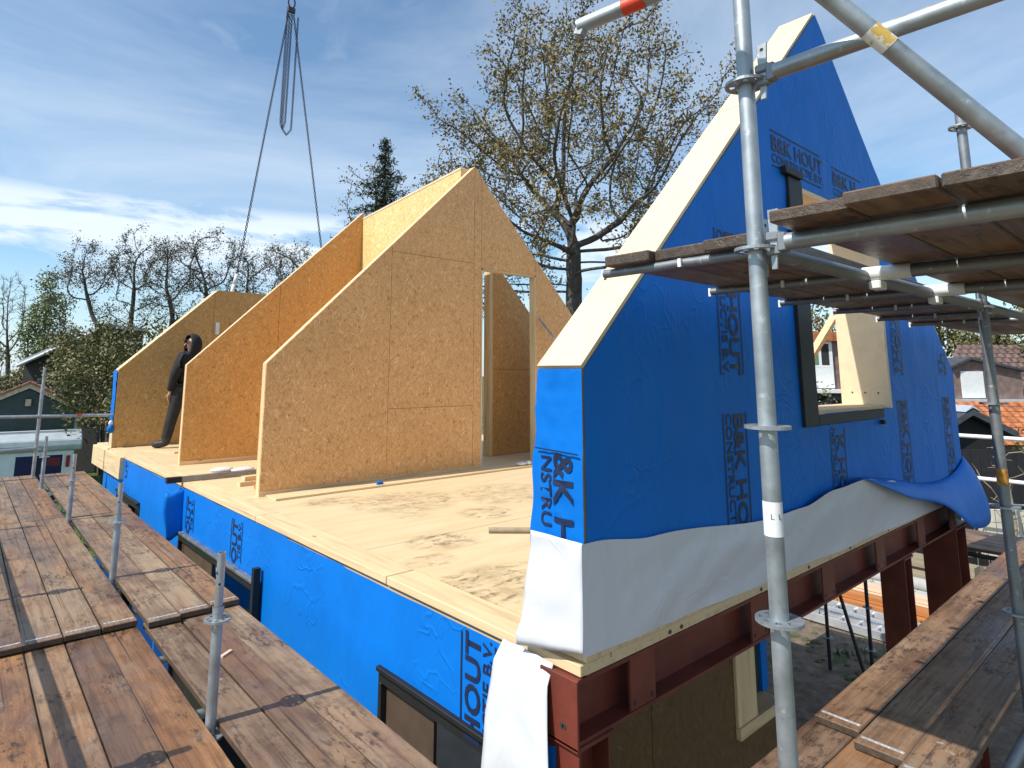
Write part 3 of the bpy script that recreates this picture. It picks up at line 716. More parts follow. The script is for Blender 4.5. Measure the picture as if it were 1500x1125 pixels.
# loose things on the deck
o = build('spirit_level', MB().bar((-.19, 5.74, .032), (1.05, 5.74, .032), .07, .055), 'galv_d', loc=(.4, 5.7, .02)); tag(o, 'long dark straightedge lying over the deck edge', 'straightedge')
build('end_cap', MB().bar((-.20, 5.74, .032), (-.05, 5.74, .032), .073, .058), 'black', o)
for k, (x0, y0, z0, ll, nm) in enumerate(((.34, 5.08, .002, .62, 'lowest pale timber offcut of the little pile by the partition'), (.40, 5.12, .049, .50, 'upper pale timber offcut lying on the little pile'), (.42, 4.80, .002, .40, 'short red-brown timber offcut beside the little pile'))):
    o = build('timber_offcut', MB().bar((x0, y0, z0 + .022), (x0 + ll, y0 + .03, z0 + .022), .09, .044), 'plank_o' if k == 2 else 'cream', loc=(x0, y0, z0)); tag(o, nm, 'timber offcut', 'offcuts by the partition')
for k, (x0, y0) in enumerate(((.55, 6.25), (.75, 6.1))):
    mb = MB().sphere((x0, y0, .02), .09, 1.6, 1, .35); o = build('plastic_wrap', mb, 'white', smooth=True, loc=(x0, y0, 0))
    tag(o, ('small crumpled white wrap lying on the deck, left one behind the straightedge', 'small crumpled white wrap lying on the deck, right one behind the straightedge')[k], 'wrap', 'crumpled wraps on the deck')
o = build('pole', MB().tube((1.10, 1.90, .022), (1.75, 1.34, .022), .02, 10), 'grey_wood', smooth='auto', loc=(1.3, 1.8, 0)); tag(o, 'round brown wooden stake lying on the deck by the gable', 'stake')
o = build('foil_scrap', MB().box((1.46, 4.12, .021), (1.53, 4.15, .05)), 'blue', loc=(1.5, 4.1, .02)); tag(o, 'tiny blue foil scrap at the foot of the nearest partition', 'scrap')
o = build('plastic_wrap', MB().sphere((3.62, 4.16, .045), .05, 2, 1, .5).sphere((3.72, 4.14, .05), .04, 1.2, 1, .7), 'white', smooth=True, loc=(3.6, 4.1, .02)); tag(o, 'crumpled white wrap lying in the doorway', 'wrap')
def brace(label, p, q, m, r=.03):
    o = build('wall_brace', MB().bar(p, q, r * 2, r * 1.4), m, loc=p); tag(o, label, 'brace')
brace('dark diagonal brace running from the doorway partition down behind the blue gable', (4.12, 4.33, 1.96), (5.12, 3.2, .02), 'galv_d', .022)
brace('pale timber brace seen slanting through the gable window', (2.2, .75, .02), (5.25, .75, 1.98), 'cream', .035)
o = build('deck_batten', MB().bar((.34, 9.05, .011), (.62, 8.4, .011), .12, .02), 'cream', loc=(.4, 8.8, 0)); tag(o, 'pale flat batten lying across the deck at the worker feet', 'batten')
o = build('upright_pin', MB().box((1.44, 9.70, 1.85), (1.50, 9.735, 2.06)), 'white_p', loc=(1.46, 9.7, 1.9)); tag(o, 'small pale bracket fixed on the far gable face', 'bracket')

# ------------------------------------------------------------------ scaffold
TR = .02415
def ros_mesh():
    mb = MB(); n = 32; rr = [.0245, .033, .050, .061]; h = .0045; V = []; F = []
    idx = {}
    for l, z in enumerate((-h, h)):
        for k, r in enumerate(rr):
            for i in range(n): idx[l, k, i] = len(V); V.append((r * math.cos(2 * math.pi * i / n), r * math.sin(2 * math.pi * i / n), z))
    for i in range(n):
        j = (i + 1) % n
        for k in range(3):
            hole = k == 1 and i % 4 in (1, 2)
            if hole: continue
            F.append((idx[1, k, i], idx[1, k + 1, i], idx[1, k + 1, j], idx[1, k, j])); F.append((idx[0, k, j], idx[0, k + 1, j], idx[0, k + 1, i], idx[0, k, i]))
        F.append((idx[0, 3, i], idx[0, 3, j], idx[1, 3, j], idx[1, 3, i]))
        if i % 4 in (1, 2):
            F.append((idx[0, 1, i], idx[0, 1, j], idx[1, 1, j], idx[1, 1, i])); F.append((idx[0, 2, j], idx[0, 2, i], idx[1, 2, i], idx[1, 2, j]))
            if i % 4 == 1: F.append((idx[0, 1, i], idx[1, 1, i], idx[1, 2, i], idx[0, 2, i]))
            else: F.append((idx[0, 1, j], idx[0, 2, j], idx[1, 2, j], idx[1, 1, j]))
    me = bpy.data.meshes.new('rosette'); me.from_pydata(V, [], F); me.update(); me.materials.append(M['galv'])
    return me
ROS = ros_mesh()
def post(label, x, y, z0, z1, ros, spigot=None, m='galv', sleeve=None, group='scaffold posts'):
    p = thing('scaffold_post', label, 'scaffold post', (x, y, z0), group)
    if spigot:
        build('tube', MB().pipe((x, y, z0), (x, y, spigot), TR, n=18), m, p, smooth='auto')
        sp_o = build('spigot', MB().pipe((x, y, spigot + .0005), (x, y, z1), .019, n=16).tube((x, y, spigot - .03), (x, y, spigot - .0), TR + .0015, 16), m, p, smooth='auto')
        build('pin_hole', MB().tube((x - .0205, y - .004, z1 - .09), (x - .0195, y - .004, z1 - .09), .007, 8).tube((x - .008, y - .0205, z1 - .14), (x - .008, y - .0170, z1 - .14), .006, 8), 'gap', sp_o)
    else: build('tube', MB().pipe((x, y, z0), (x, y, z1), TR, n=24), m, p, smooth='auto')
    for z in ros:
        r = bpy.data.objects.new('rosette', ROS); C.objects.link(r); r.parent = p; r.location = (0, 0, z - z0)
    for (a, c, mm, rr) in sleeve or []:
        build('label_sleeve', MB().tube((x, y, a), (x, y, c), TR + rr, 24, cap=False), mm, p, smooth=True, fix=False)
    return p
def wedge(parent, p, d):
    """ledger head with its upright wedge; p on the rosette rim, d horizontal unit away from the post"""
    p = Vector(p); d = Vector(d); s = d.cross(Vector((0, 0, 1)))
    h = MB().bar(p + d * -.012 + Vector((0, 0, 0.021)), p + d * .03 + Vector((0, 0, 0.021)), .026, .026).bar(p + d * -.012 - Vector((0, 0, .021)), p + d * .03 - Vector((0, 0, .021)), .026, .026).bar(p + d * .022, p + d * .048, .034, .054)
    build('wedge_head', h, 'galv_d', parent, bevel=.004)
    w = MB(); c = p + d * .008; a0 = Vector((0, 0, 1))
    t_ = s * .004
    def plate(q, off): return q + off
    w.prism([c - d * .010 - a0 * .075 - t_, c + d * .006 - a0 * .075 - t_, c + d * .018 + a0 * .10 - t_, c - d * .014 + a0 * .10 - t_], t_ * 2)
    o = build('wedge', w, 'galv', parent, bevel=.0015)
    build('wedge_eye', MB().tube(c + a0 * .080 - t_ * 1.06 + d * .002, c + a0 * .080 + t_ * 1.06 + d * .002, .006, 8), 'gap', o)
def rail(label, p, q, name='scaffold_tube', m='galv', heads=(False, False), r=TR, group=None, cat_='scaffold tube', n=18):
    p, q = Vector(p), Vector(q); d = (q - p).normalized()
    o = thing(name, label, cat_, p, group)
    build('tube', MB().pipe(p + d * (.09 if heads[0] else 0), q - d * (.09 if heads[1] else 0), r, n=n), m, o, smooth='auto')
    dh = Vector((d.x, d.y, 0)).normalized()
    if heads[0]: wedge(o, p + dh * .045, dh)
    if heads[1]: wedge(o, q - dh * .045, -dh)
    return o
# posts between the two walkways
LX = -1.062
DZ = -.36                                       # walkway top
lab = ['short grey post with a rosette in the walkway gap, nearest of the row', 'second grey post in the walkway gap from the near end, beside the first window',
       'third grey post in the walkway gap from the near end', 'fourth grey post in the walkway gap, short one near the caravan']
for (y, tz), l in zip(((1.36, .35), (3.86, .34), (6.30, .32), (8.70, .32)), lab):
    post(l, LX + (.05 if y > 3 else 0) + (.03 if y > 6 else 0), y, GZ, tz, [.05, -.45, -.95], spigot=.11)
pe_ = post('tall far post at the end of the left walkway by the green shed', -.97, 9.85, GZ, 1.25, [.54, .04, -.46], spigot=1.0)
# outer posts and guard rail beyond the left frame edge; they throw the long shadows on the planks
for y, l in ((1.34, 'outer guardrail post beside the near left walkway'), (3.86, 'outer guardrail post beside the middle of the left walkway'), (6.30, 'outer guardrail post beside the far left walkway')):
    post(l, -2.12, y, GZ, .70, [.54, .04, -.46])
rail('outer mid guardrail tube running along the left walkway', (-2.12, .2, .25), (-2.12, 10.0, .25))
r_ = rail('end guardrail tube crossing in front of the green shed with red tape', (-2.4, 9.81, .55), (.32, 9.81, .50))
build('red_tape', MB().tube((-.50, 9.81, .519), (-.44, 9.81, .518), TR + .002, 14, cap=False), 'tape', r_, fix=False)
rail('lower end guardrail tube in front of the caravan roof', (-2.4, 9.80, .02), (-.98, 9.80, .06))
for k, (a, c) in enumerate(((.2, 1.30), (1.42, 3.80), (3.92, 6.24), (6.36, 8.64), (8.76, 9.8))):
    o = rail(('near', 'second', 'third', 'fourth', 'last')[k] + ' long ledger tube under the left walkway edge in the gap', (LX - .035 + .02 * k, a, -.452), (LX - .035 + .02 * k, c, -.452), m='galv_d', group='ledgers under the walkway gap')
    if k < 1:
        build('red_tape', MB().tube((LX - .035, 1.17, -.452), (LX - .035, 1.22, -.452), TR + .0015, 14, cap=False).tube((LX - .035, .93, -.452), (LX - .035, .98, -.452), TR + .0015, 14, cap=False), 'tape', o, fix=False)
nmz = ['first', 'second', 'third', 'fourth', 'fifth', 'sixth', 'seventh', 'eighth', 'ninth']
for k, y in enumerate((1.62, 2.38, 3.3, 4.6, 5.5, 6.6, 7.4, 8.2, 9.2)):
    rail(nmz[k] + ' white-ended transom crossing the walkway gap from the near end', (-2.1, y, -.470), (-.52, y, -.470), name='scaffold_transom', group='transoms under the walkway', m='galv', n=10)

BRD = {}
def board(label, x, y, z, L, ang, wd=.191, th=.034, straps=(True, True), group='scaffold planks', tilt=0.0):
    """plank centred at (x, y), top at z, long axis at ang"""
    key = (round(L, 2), wd, th)
    if key not in BRD:
        bm = bmesh.new(); n = max(3, int(L / .6)); rows = []
        rr = random.Random(len(BRD) + 5)
        for i in range(n + 1):
            xx = -L / 2 + L * i / n; dz = rr.uniform(-.0012, .0012); dy = rr.uniform(-.0015, .0015)
            rows.append([bm.verts.new((xx, s * wd / 2 + dy, zz + dz)) for s, zz in ((-1, -th), (1, -th), (1, 0), (-1, 0))])
        for r0, r1 in zip(rows, rows[1:]):
            for k in range(4): bm.faces.new((r0[k], r0[(k + 1) % 4], r1[(k + 1) % 4], r1[k]))
        bm.faces.new(rows[0][::-1]); bm.faces.new(rows[-1])
        bmesh.ops.recalc_face_normals(bm, faces=bm.faces)
        bmesh.ops.bevel(bm, geom=[e for e in bm.edges if e.is_manifold and e.calc_face_angle(0) > 1], offset=.004, segments=1, affect='EDGES')
        me = bpy.data.meshes.new('scaffold_plank'); bm.to_mesh(me); bm.free(); me.materials.append(M['board'])
        ss = MB(); s2 = MB()
        for e, mbx in ((-1, ss), (1, s2)):
            xx = e * (L / 2 - .055)
            mbx.box((xx - .008, -wd / 2 + .012, .0006), (xx + .008, wd / 2 - .012, .0024))
            for q in range(7):
                yy = -wd / 2 + .022 + q * (wd - .044) / 6; mbx.tube((xx, yy, .0025), (xx, yy, .0045), .006, 6)
        sm = []
        for mbx in (ss, s2):
            mx = bpy.data.meshes.new('nail_strap'); mx.from_pydata(mbx.v, [], mbx.f); mx.update(); mx.materials.append(M['strap']); sm.append(mx)
        BRD[key] = (me, sm)
    me, sm = BRD[key]
    o = bpy.data.objects.new('scaffold_plank', me); C.objects.link(o); o.location = (x, y, z); o.rotation_euler = (rnd.uniform(-.006, .006), tilt, ang + rnd.uniform(-.0025, .0025))
    tag(o, label, 'plank', group)
    for k in (0, 1):
        if straps[k]:
            s = bpy.data.objects.new('nail_strap', sm[k]); C.objects.link(s); s.parent = o
    return o
# left walkway: columns from the gap outwards
colx = [-1.195, -1.392, -1.589, -1.786, -1.983]
cn = ['beside the gap', 'second from the gap', 'third from the gap', 'fourth from the gap', 'outermost']
for i, x in enumerate(colx):
    board('near outer-walkway plank %s, on the lower level' % cn[i], x, .50, DZ - .040, 4.9, R(90) - .019)
    board('middle outer-walkway plank %s, zinc strap at its near end' % cn[i], x + .05 + .025, 2.82 + 1.83 + rnd.uniform(-.02, .02), DZ + .002, 3.66, R(90) - .019, straps=(True, False))
    board('far outer-walkway plank %s, ending by the caravan' % cn[i], x + .145, 8.32, DZ - .002, 3.6, R(90) - .019, straps=(False, False))
colr = [-.925, -.728, -.531]
cr = ['beside the gap', 'in the middle of its three', 'against the blue wall']
for i, x in enumerate(colr):
    board('near wall-side walkway plank %s' % cr[i], x - .02, .42, DZ - .040, 4.9, R(90) - .012)
    board('middle wall-side walkway plank %s, zinc strap at its near end' % cr[i], x + .035, 2.72 + 1.83 + .03 * i, DZ + .002, 3.66, R(90) - .019, straps=(True, False))
    board('far wall-side walkway plank %s reaching the lawn end' % cr[i], x + .12, 8.28, DZ - .002, 3.62, R(90) - .019, straps=(False, False))
# small leavings on the near boards
o = build('wood_chip', MB().bar((-.80, 2.02, DZ - .034), (-.73, 2.07, DZ - .034), .02, .01), 'plank_p', loc=(-.78, 2.04, DZ - .04)); tag(o, 'small pale wood chip on the near wall-side planks', 'wood chip')

# right lower walkway along the gable
ry = [-.545, -.742, -.939]
rn = ['beside the gable', 'in the middle of the three', 'on the outer side']
for i, y in enumerate(ry):
    board('long gable-walkway plank %s, zinc strap at its end' % rn[i], 1.06 + 2.4 - (.09 * i), y, DZ + .004, 4.8, .005, straps=(True, False))
    board('near right walkway plank %s tucked under the long planks' % rn[i], -.55, y + .03, DZ - .034, 3.9, -.01, straps=(False, False))
rail('ledger tube under the right walkway beside the gable', (-.40, -1.10, -.46), (1.93, -1.10, -.46), m='galv_d')
# main near post and second post
MX, MY = -.42, -1.04
pm = post('tall near galvanised post in front of the blue gable with a white label sleeve', MX, MY, GZ, 3.4, [2.075, 1.565, 1.062, .56, .06, -.44], sleeve=[(.775, .865, 'white_p', .0012)])
mk = MB()
for a, dz in ((-2.75, .835), (-1.95, .835)):
    c_ = Vector((MX + math.cos(a) * (TR + .0018), MY + math.sin(a) * (TR + .0018), dz)); tdir = Vector((-math.sin(a), math.cos(a), 0))
    if dz < .85: mk.bar(c_ - tdir * .003, c_ - tdir * .003 + Vector((0, 0, -.014)), .0018, .0006, tuple(tdir.cross(Vector((0, 0, 1))))).bar(c_ - tdir * .003 + Vector((0, 0, -.013)), c_ + tdir * .004 + Vector((0, 0, -.013)), .0018, .0006)
    else: mk.bar(c_ - tdir * .004, c_ + tdir * .003, .001, .003)
build('label_print', mk, 'gap', pm)
SX, SY = 1.95, -1.10
post('grey far post of the gable scaffold with an orange painted band', SX, SY, GZ, 2.77, [2.56, 1.56, 1.06, .55, .05], m='galv_d', sleeve=[(.655, .735, 'orange', .001)])
# tubes at the near post
rail('upper transom tube leaving the near post towards the upper right', (MX, MY, 2.085), (MX + .0, -3.1, 2.085), heads=(True, False), n=24)
rail('lower transom tube carrying the upper planks at the near post', (MX, MY, 1.575), (MX + .0, -3.1, 1.575), heads=(True, False), n=24)
rail('ledger tube from the near post to the far post under the upper planks', (MX, MY, 1.565), (SX, SY, 1.565), m='galv_d', heads=(True, True))
rail('ledger tube beyond the far post under the upper planks', (SX, SY, 1.565), (SX + 2.6, SY - .06, 1.565), m='galv_d', heads=(True, False))
br = rail('thick diagonal brace tube crossing the top right corner with a worn yellow and white tag', (-.975, -.887, 2.806), (1.052, -2.986, -.204), n=24)
bd = (Vector((.092, -1.992, 1.222)) - Vector((-.975, -.887, 2.806))).normalized(); bp = Vector((-.975, -.887, 2.806))
m, t, b = mat('worn_tag'); co = objco(t)
setb(t, b, t.ramp(t.noise(co, 26, 4, .7), [(.40, (.78, .76, .70)), (.5, (.70, .68, .60)), (.54, (.60, .36, .05)), (.64, (.62, .42, .10))]), .6); M['tag'] = m
build('worn_tag', MB().tube(bp + bd * 1.02, bp + bd * 1.085, TR + .001, 24, cap=False), 'tag', br, fix=False, smooth=True)
hd = rail('short tube end with red tape poking in at the top centre', (-.751, -.667, 2.300), (-.62, -1.17, 2.345), n=24)
hv = (Vector((-.62, -1.17, 2.345)) - Vector((-.751, -.667, 2.300))).normalized()
build('red_tape', MB().tube(Vector((-.751, -.667, 2.3)) + hv * .150, Vector((-.751, -.667, 2.3)) + hv * .22, TR + .0012, 24, cap=False), 'tape', hd, fix=False)
build('tube_end_claw', MB().bar(Vector((-.751, -.667, 2.3)) - hv * .012 + Vector((0, 0, -.012)), Vector((-.751, -.667, 2.3)) + hv * .02 + Vector((0, 0, -.03)), .03, .03), 'galv_d', hd, bevel=.005)
# upper planks
for i, y in enumerate((-.515, -.712, -.909)):
    board('upper platform plank over the gable side, %s' % ('innermost by the blue wall', 'middle one of three', 'next to the near post')[i], -.36 + 1.9 + .03 * (i == 1), y, 1.634, 3.8, .01, th=.038, straps=(False, False))
    board('far upper platform plank over the gable side, %s' % ('innermost by the blue wall', 'middle one of three', 'on the tube side')[i], 3.35 + 1.2, y, 1.632, 2.3, .01, th=.038, straps=(False, False))
for i, y in enumerate((-1.245, -1.442, -1.639, -1.836, -2.033)):
    board('raised upper plank at the right, %s' % ('first from the near post', 'second from the near post', 'third from the near post', 'fourth from the near post', 'outermost')[i], -.575 + 1.95 - .02 * i + rnd.uniform(-.01, .01), y, 1.634 + .003 * (i % 2), 3.9, 0, th=.033, straps=(False, False))
for k, x in enumerate((-.315, .45, 1.15, 1.85, 2.6, 3.3)):
    o = rail(nmz[k] + ' steel batten under the gable-side upper planks', (x, -1.03, 1.577), (x + .0, -.40, 1.577), name='scaffold_transom', m='galv_d', r=.0165, group='battens under the upper planks', n=10)
    build('end_clip', MB().box((x - .008, -.4005, 1.556), (x + .008, -.389, 1.593)), 'white_p', o); build('end_clip', MB().box((x - .026, -.74, 1.562), (x - .0172, -.728, 1.590)), 'white_p', o)
for k, x in enumerate((.38, 1.10)):
    o = rail(('near', 'far')[k] + ' stub transom with a pale end under the raised upper planks', (x, -1.075, 1.573), (x + .05, -2.3, 1.573), name='scaffold_transom', m='galv_d', group='transoms under the raised planks')
    build('pale_sleeve', MB().pipe((x - .001, -1.055, 1.573), (x + .005, -1.21, 1.573), TR + .003, .006, 16), 'white_p', o, smooth='auto')
    build('end_clip', MB().box((x - .02, -1.115, 1.515), (x + .05, -1.075, 1.546)), 'white_p', o, bevel=.004)

# right-hand scaffold beyond the house
rail('upper white guardrail tube at the right beyond the gable', (7.55, -2.5, .45), (7.55, 6, .45), m='white_p', cat_='guardrail')
rail('lower white guardrail tube at the right beyond the gable', (7.55, -2.5, -.05), (7.55, 6, -.05), m='white_p', cat_='guardrail')
for k, y in enumerate((1.70, 2.26, 4.6)):
    post('dark slim post of the far scaffold, %s' % ('right one under the red beam', 'left one under the red beam', 'hidden deep under the house side')[k], 7.9, y, GZ + .02, .5, [-2.55, -2.0, -1.0, 0], m='chain')
rail('dark diagonal brace between the slim posts under the red beam', (7.9, 2.16, -1.5), (7.9, 1.78, -3.0), m='chain')
for k in range(5):
    board('plank of the far right walkway, %s from the house' % nmz[k], 6.62 + .2 * k, .3, -.66, 5.6, R(90), straps=(False, False), group='far right walkway planks')
rail('dark edge tube under the far right walkway', (6.55, -2.6, -.74), (6.55, 3.0, -.74), m='chain')

# ------------------------------------------------------------------ crane chains
ch = thing('crane_sling', 'dark chain sling hanging from above and lifting the far gable', 'crane sling', (2.55, 9.85, 8.6))
hub = Vector((2.53, 9.85, 8.62))
build('master_ring', MB().path([hub + Vector((.07 * math.cos(a), 0, .13 + .12 * math.sin(a))) for a in np.linspace(0, 2 * math.pi, 17)], .016, 6), 'chain', ch)
build('hook_block', MB().box(hub - Vector((.08, .03, .10)), hub + Vector((.08, .03, .02))), 'chain', ch, bevel=.01)
build('hoist_cable', MB().tube(hub + Vector((0, 0, .3)), hub + Vector((0, 0, 14)), .012, 6), 'chain', ch)
def chain(pts, name):
    mb = MB(); step = .05; k = 0
    for a, c in zip(pts, pts[1:]):
        a, c = Vector(a), Vector(c); L = (c - a).length; d = (c - a) / L; n = max(1, int(L / step)); o1 = d.orthogonal().normalized(); o2 = d.cross(o1)
        for i in range(n):
            p = a + d * (i + .5) * L / n; s = o1 if k % 2 else o2; k += 1; hl = L / n * .62
            ring = [p - d * hl, p - d * hl * .5 + s * .017, p + d * hl * .5 + s * .017, p + d * hl, p + d * hl * .5 - s * .017, p - d * hl * .5 - s * .017]
            for q, w in zip(ring, ring[1:] + ring[:1]): mb.tube(q, w, .0075, 4, cap=False)
    build(name, mb, 'chain', ch, fix=False)
l1 = Vector((1.80, 9.87, 2.98)); l2 = Vector((3.62, 9.87, 2.72))
chain([hub + Vector((-.05, 0, -.1)), l1], 'chain_leg'); chain([hub + Vector((.05, 0, -.1)), l2], 'chain_leg')
def loop(x0, x1, bot, dy): 
    pts = []
    for s in np.linspace(0, 1, 13):
        z = 8.5 - (8.5 - bot) * math.sin(s * math.pi) ** .35; x = x0 + (x1 - x0) * s - .10 * math.sin(s * math.pi); pts.append((x, 9.85 + dy, z))
    pts = [(x0, 9.85 + dy, 8.5), (x0 - .06 * 0 + (2.52 - x0) * .2 - .03, 9.85 + dy, bot + .12), (.5 * (x0 + x1) - .02, 9.85 + dy, bot), (x1 - .02, 9.85 + dy, bot + .14), (x1, 9.85 + dy, 8.5)]
    chain(pts, 'slack_chain')
loop(2.44, 2.54, 5.98, -.03); loop(2.52, 2.70, 5.90, .04)
build('lifting_strap', MB().path([l1, l1 + Vector((-.05, -.02, -.20)), l1 + Vector((-.10, -.05, -.42))], .035, 8), 'white', ch, smooth=True)
build('lifting_strap', MB().path([l2, l2 + Vector((.04, -.02, -.12))], .03, 8), 'white', ch, smooth=True)

# ------------------------------------------------------------------ trees
rs = np.random.RandomState(5)
def grow(base, fork, attract, step, di, dk, seed=0, iters=160, wig=.28, grav=0.0):
    """space colonisation: returns node positions and parents"""
    base, fork = np.array(base, float), np.array(fork, float); r = np.random.RandomState(seed)
    n0 = max(3, int(np.linalg.norm(fork - base) / step)); P = [base + (fork - base) * i / n0 + r.normal(0, step * .08, 3) * (0 < i) for i in range(n0 + 1)]
    par = [-1] + list(range(n0)); P = [p for p in P]
    A = attract.copy(); near = np.full(len(A), 1e9); ni = np.zeros(len(A), int)
    def upd(ids):
        for k in ids:
            d = np.linalg.norm(A - P[k], axis=1); mk = d < near; near[mk] = d[mk]; ni[mk] = k
    upd(range(len(P)))
    for it in range(iters):
        act = near < di
        if not act.any():
            if not len(A): break
            act = near <= near.min() + 1e-6
        dirs = {}
        for a in np.where(act)[0]:
            v = A[a] - P[ni[a]]; dirs.setdefault(ni[a], []).append(v / (np.linalg.norm(v) + 1e-9))
        new = []
        for k, vs_ in dirs.items():
            v = np.sum(vs_, 0) + r.normal(0, wig, 3); 
            if par[k] >= 0: v = v / (np.linalg.norm(v) + 1e-9) + .35 * (P[k] - P[par[k]]) / step
            v[2] += grav; v /= np.linalg.norm(v) + 1e-9
            P.append(P[k] + v * step); par.append(k); new.append(len(P) - 1)
        upd(new)
        keep = near > dk
        A, near, ni = A[keep], near[keep], ni[keep]
        if len(A) == 0 or len(P) > 9000: break
    return np.array(P), np.array(par)
def limbs(P, par, r0, rbase, e=2.3):
    n = len(P); ch = np.zeros(n); rad = np.zeros(n); kids = np.zeros(n, int)
    for i in range(n - 1, 0, -1):
        if kids[i] == 0: ch[i] = r0 ** e
        ch[par[i]] += ch[i]; kids[par[i]] += 1
    rad = ch ** (1 / e); rad = rad * 1.0
    if rbase: 
        s = rbase / rad[0]; rad = np.maximum(r0, rad * s ** np.clip(np.log(rad / r0) / math.log(rad[0] / r0), 0, 1))
    return rad, kids
def limb_mesh(name, P, par, rad, m, parent, k=5):
    n = len(P); D = np.zeros((n, 3)); D[1:] = P[1:] - P[par[1:]]; D[0] = P[1] - P[0] if n > 1 else (0, 0, 1)
    D /= np.linalg.norm(D, axis=1)[:, None] + 1e-9
    main = np.full(n, -1)
    for i in range(1, n):
        j = par[i]
        if main[j] < 0 or rad[i] > rad[main[j]]: main[j] = i
    T = D.copy(); has = main >= 0; T[has] += D[main[has]]; T /= np.linalg.norm(T, axis=1)[:, None] + 1e-9
    A = np.zeros((n, 3)); A[0] = np.cross(T[0], (1, 0, 0) if abs(T[0][0]) < .8 else (0, 1, 0)); A[0] /= np.linalg.norm(A[0])
    for i in range(1, n):
        v = A[par[i]] - T[i] * A[par[i]].dot(T[i]); l = np.linalg.norm(v)
        A[i] = v / l if l > 1e-3 else np.cross(T[i], (.3, .5, .8))
    B = np.cross(T, A); th = np.arange(k) * 2 * math.pi / k; cs, sn = np.cos(th)[None, :, None], np.sin(th)[None, :, None]
    ring = P[:, None, :] + rad[:, None, None] * (A[:, None, :] * cs + B[:, None, :] * sn)
    i = np.arange(1, n); pr = par[i]; ism = main[pr] == i
    st = ring[pr].copy(); side = ~ism
    if side.any():
        ii = i[side]; rr = np.minimum(rad[ii] * 1.15, rad[pr[side]])
        st[side] = P[pr[side]][:, None, :] + rr[:, None, None] * (A[ii][:, None, :] * cs + B[ii][:, None, :] * sn)
    V = np.concatenate([st, ring[i]], 1).reshape(-1, 3)
    base = (np.arange(n - 1) * 2 * k)[:, None]; j = np.arange(k)
    F = np.stack([base + j, base + (j + 1) % k, base + k + (j + 1) % k, base + k + j], -1).reshape(-1, 4)
    return npmesh(name, V, F, m, parent, smooth=True)
def leaves(name, pts, n_each, spread, size, m, parent, r=None, flat=0.0, aspect=.55):
    r = r or rs
    c = np.repeat(pts, n_each, 0) + r.normal(0, spread, (len(pts) * n_each, 3)); N = len(c)
    u = r.normal(0, 1, (N, 3)); u[:, 2] *= (1 - flat); u /= np.linalg.norm(u, axis=1)[:, None]
    w = np.cross(u, r.normal(0, 1, (N, 3))); w /= np.linalg.norm(w, axis=1)[:, None]
    s = (size * r.uniform(.6, 1.35, N))[:, None]
    V = np.stack([c - u * s, c - w * s * aspect + u * s * .1, c + u * s, c + w * s * aspect + u * s * .1], 1).reshape(-1, 3)
    F = np.arange(N * 4).reshape(-1, 4)
    return npmesh(name, V, F, m, parent)
def blob(center, rad, n, seed, lo=.0, shell=.45):
    r = np.random.RandomState(seed); d = r.normal(0, 1, (n, 3)); d /= np.linalg.norm(d, axis=1)[:, None]
    q = r.uniform(shell ** 3, 1, n) ** (1 / 3); p = d * q[:, None] * np.array(rad)
    return np.array(center) + p[p[:, 2] > lo]
M['bark'] = plain('bark', (.085, .068, .050), .9, 0, .35, 8, .5, 25); M['bark_g'] = plain('bark_grey', (.075, .068, .060), .9, 0, .3, 8, .4, 25)
M['lf_oak'] = leafmat('oak_leaf', (.17, .125, .035), (.25, .185, .060), (.115, .105, .030))
M['lf_alder'] = leafmat('alder_leaf', (.050, .052, .022), (.10, .095, .04))
M['lf_poplar'] = leafmat('poplar_leaf', (.14, .175, .055), (.26, .30, .13), (.09, .125, .04))
M['lf_bush'] = leafmat('bush_leaf', (.105, .105, .022), (.24, .205, .085), (.06, .075, .015))
M['lf_spruce'] = leafmat('spruce_needle', (.012, .028, .014), (.030, .050, .022))
M['lf_right'] = leafmat('garden_leaf', (.09, .085, .02), (.20, .17, .06), (.06, .07, .018))
def tree(name, label, base, fork, att, step, di, dk, r0, rb, bark, leaf, n_each, spread, size, seed, group=None, k=5, twigs=0, catg='tree', aspect=.55, grav=0.0, dens=1.0, wig=.28):
    t_ = thing(name, label, catg, base, group)
    P, par = grow(base, fork, att, step, di, dk, seed, grav=grav, wig=wig)
    rad, kids = limbs(P, par, r0, rb)
    r = np.random.RandomState(seed + 50)
    tips = P[kids == 0]
    thin = P[(rad < r0 * 2.2) & (P[:, 2] > fork[2])]
    if twigs:   # fine twigs off the thin branches
        src = np.where((rad < r0 * 3) & (np.arange(len(P)) > 0))[0]; idx = r.choice(src, min(len(src) * twigs, 6000))
        d = r.normal(0, 1, (len(idx), 3)) + 1.2 * (P[idx] - P[par[idx]]) / step; d[:, 2] += .35; d /= np.linalg.norm(d, axis=1)[:, None]
        q = P[idx] + d * (step * r.uniform(.5, 1.3, len(idx)))[:, None]
        base_n = len(P); P = np.vstack([P, q]); par = np.concatenate([par, idx]); rad = np.concatenate([rad, np.full(len(idx), r0 * .55)])
        tips = np.vstack([tips, q])
    limb_mesh('trunk', P, par, rad, bark, t_, k)
    if n_each:
        if dens < 1: tips = tips[r.uniform(0, 1, len(tips)) < dens]
        leaves('crown', tips, n_each, spread, size, leaf, t_, r, aspect=aspect)
    return t_
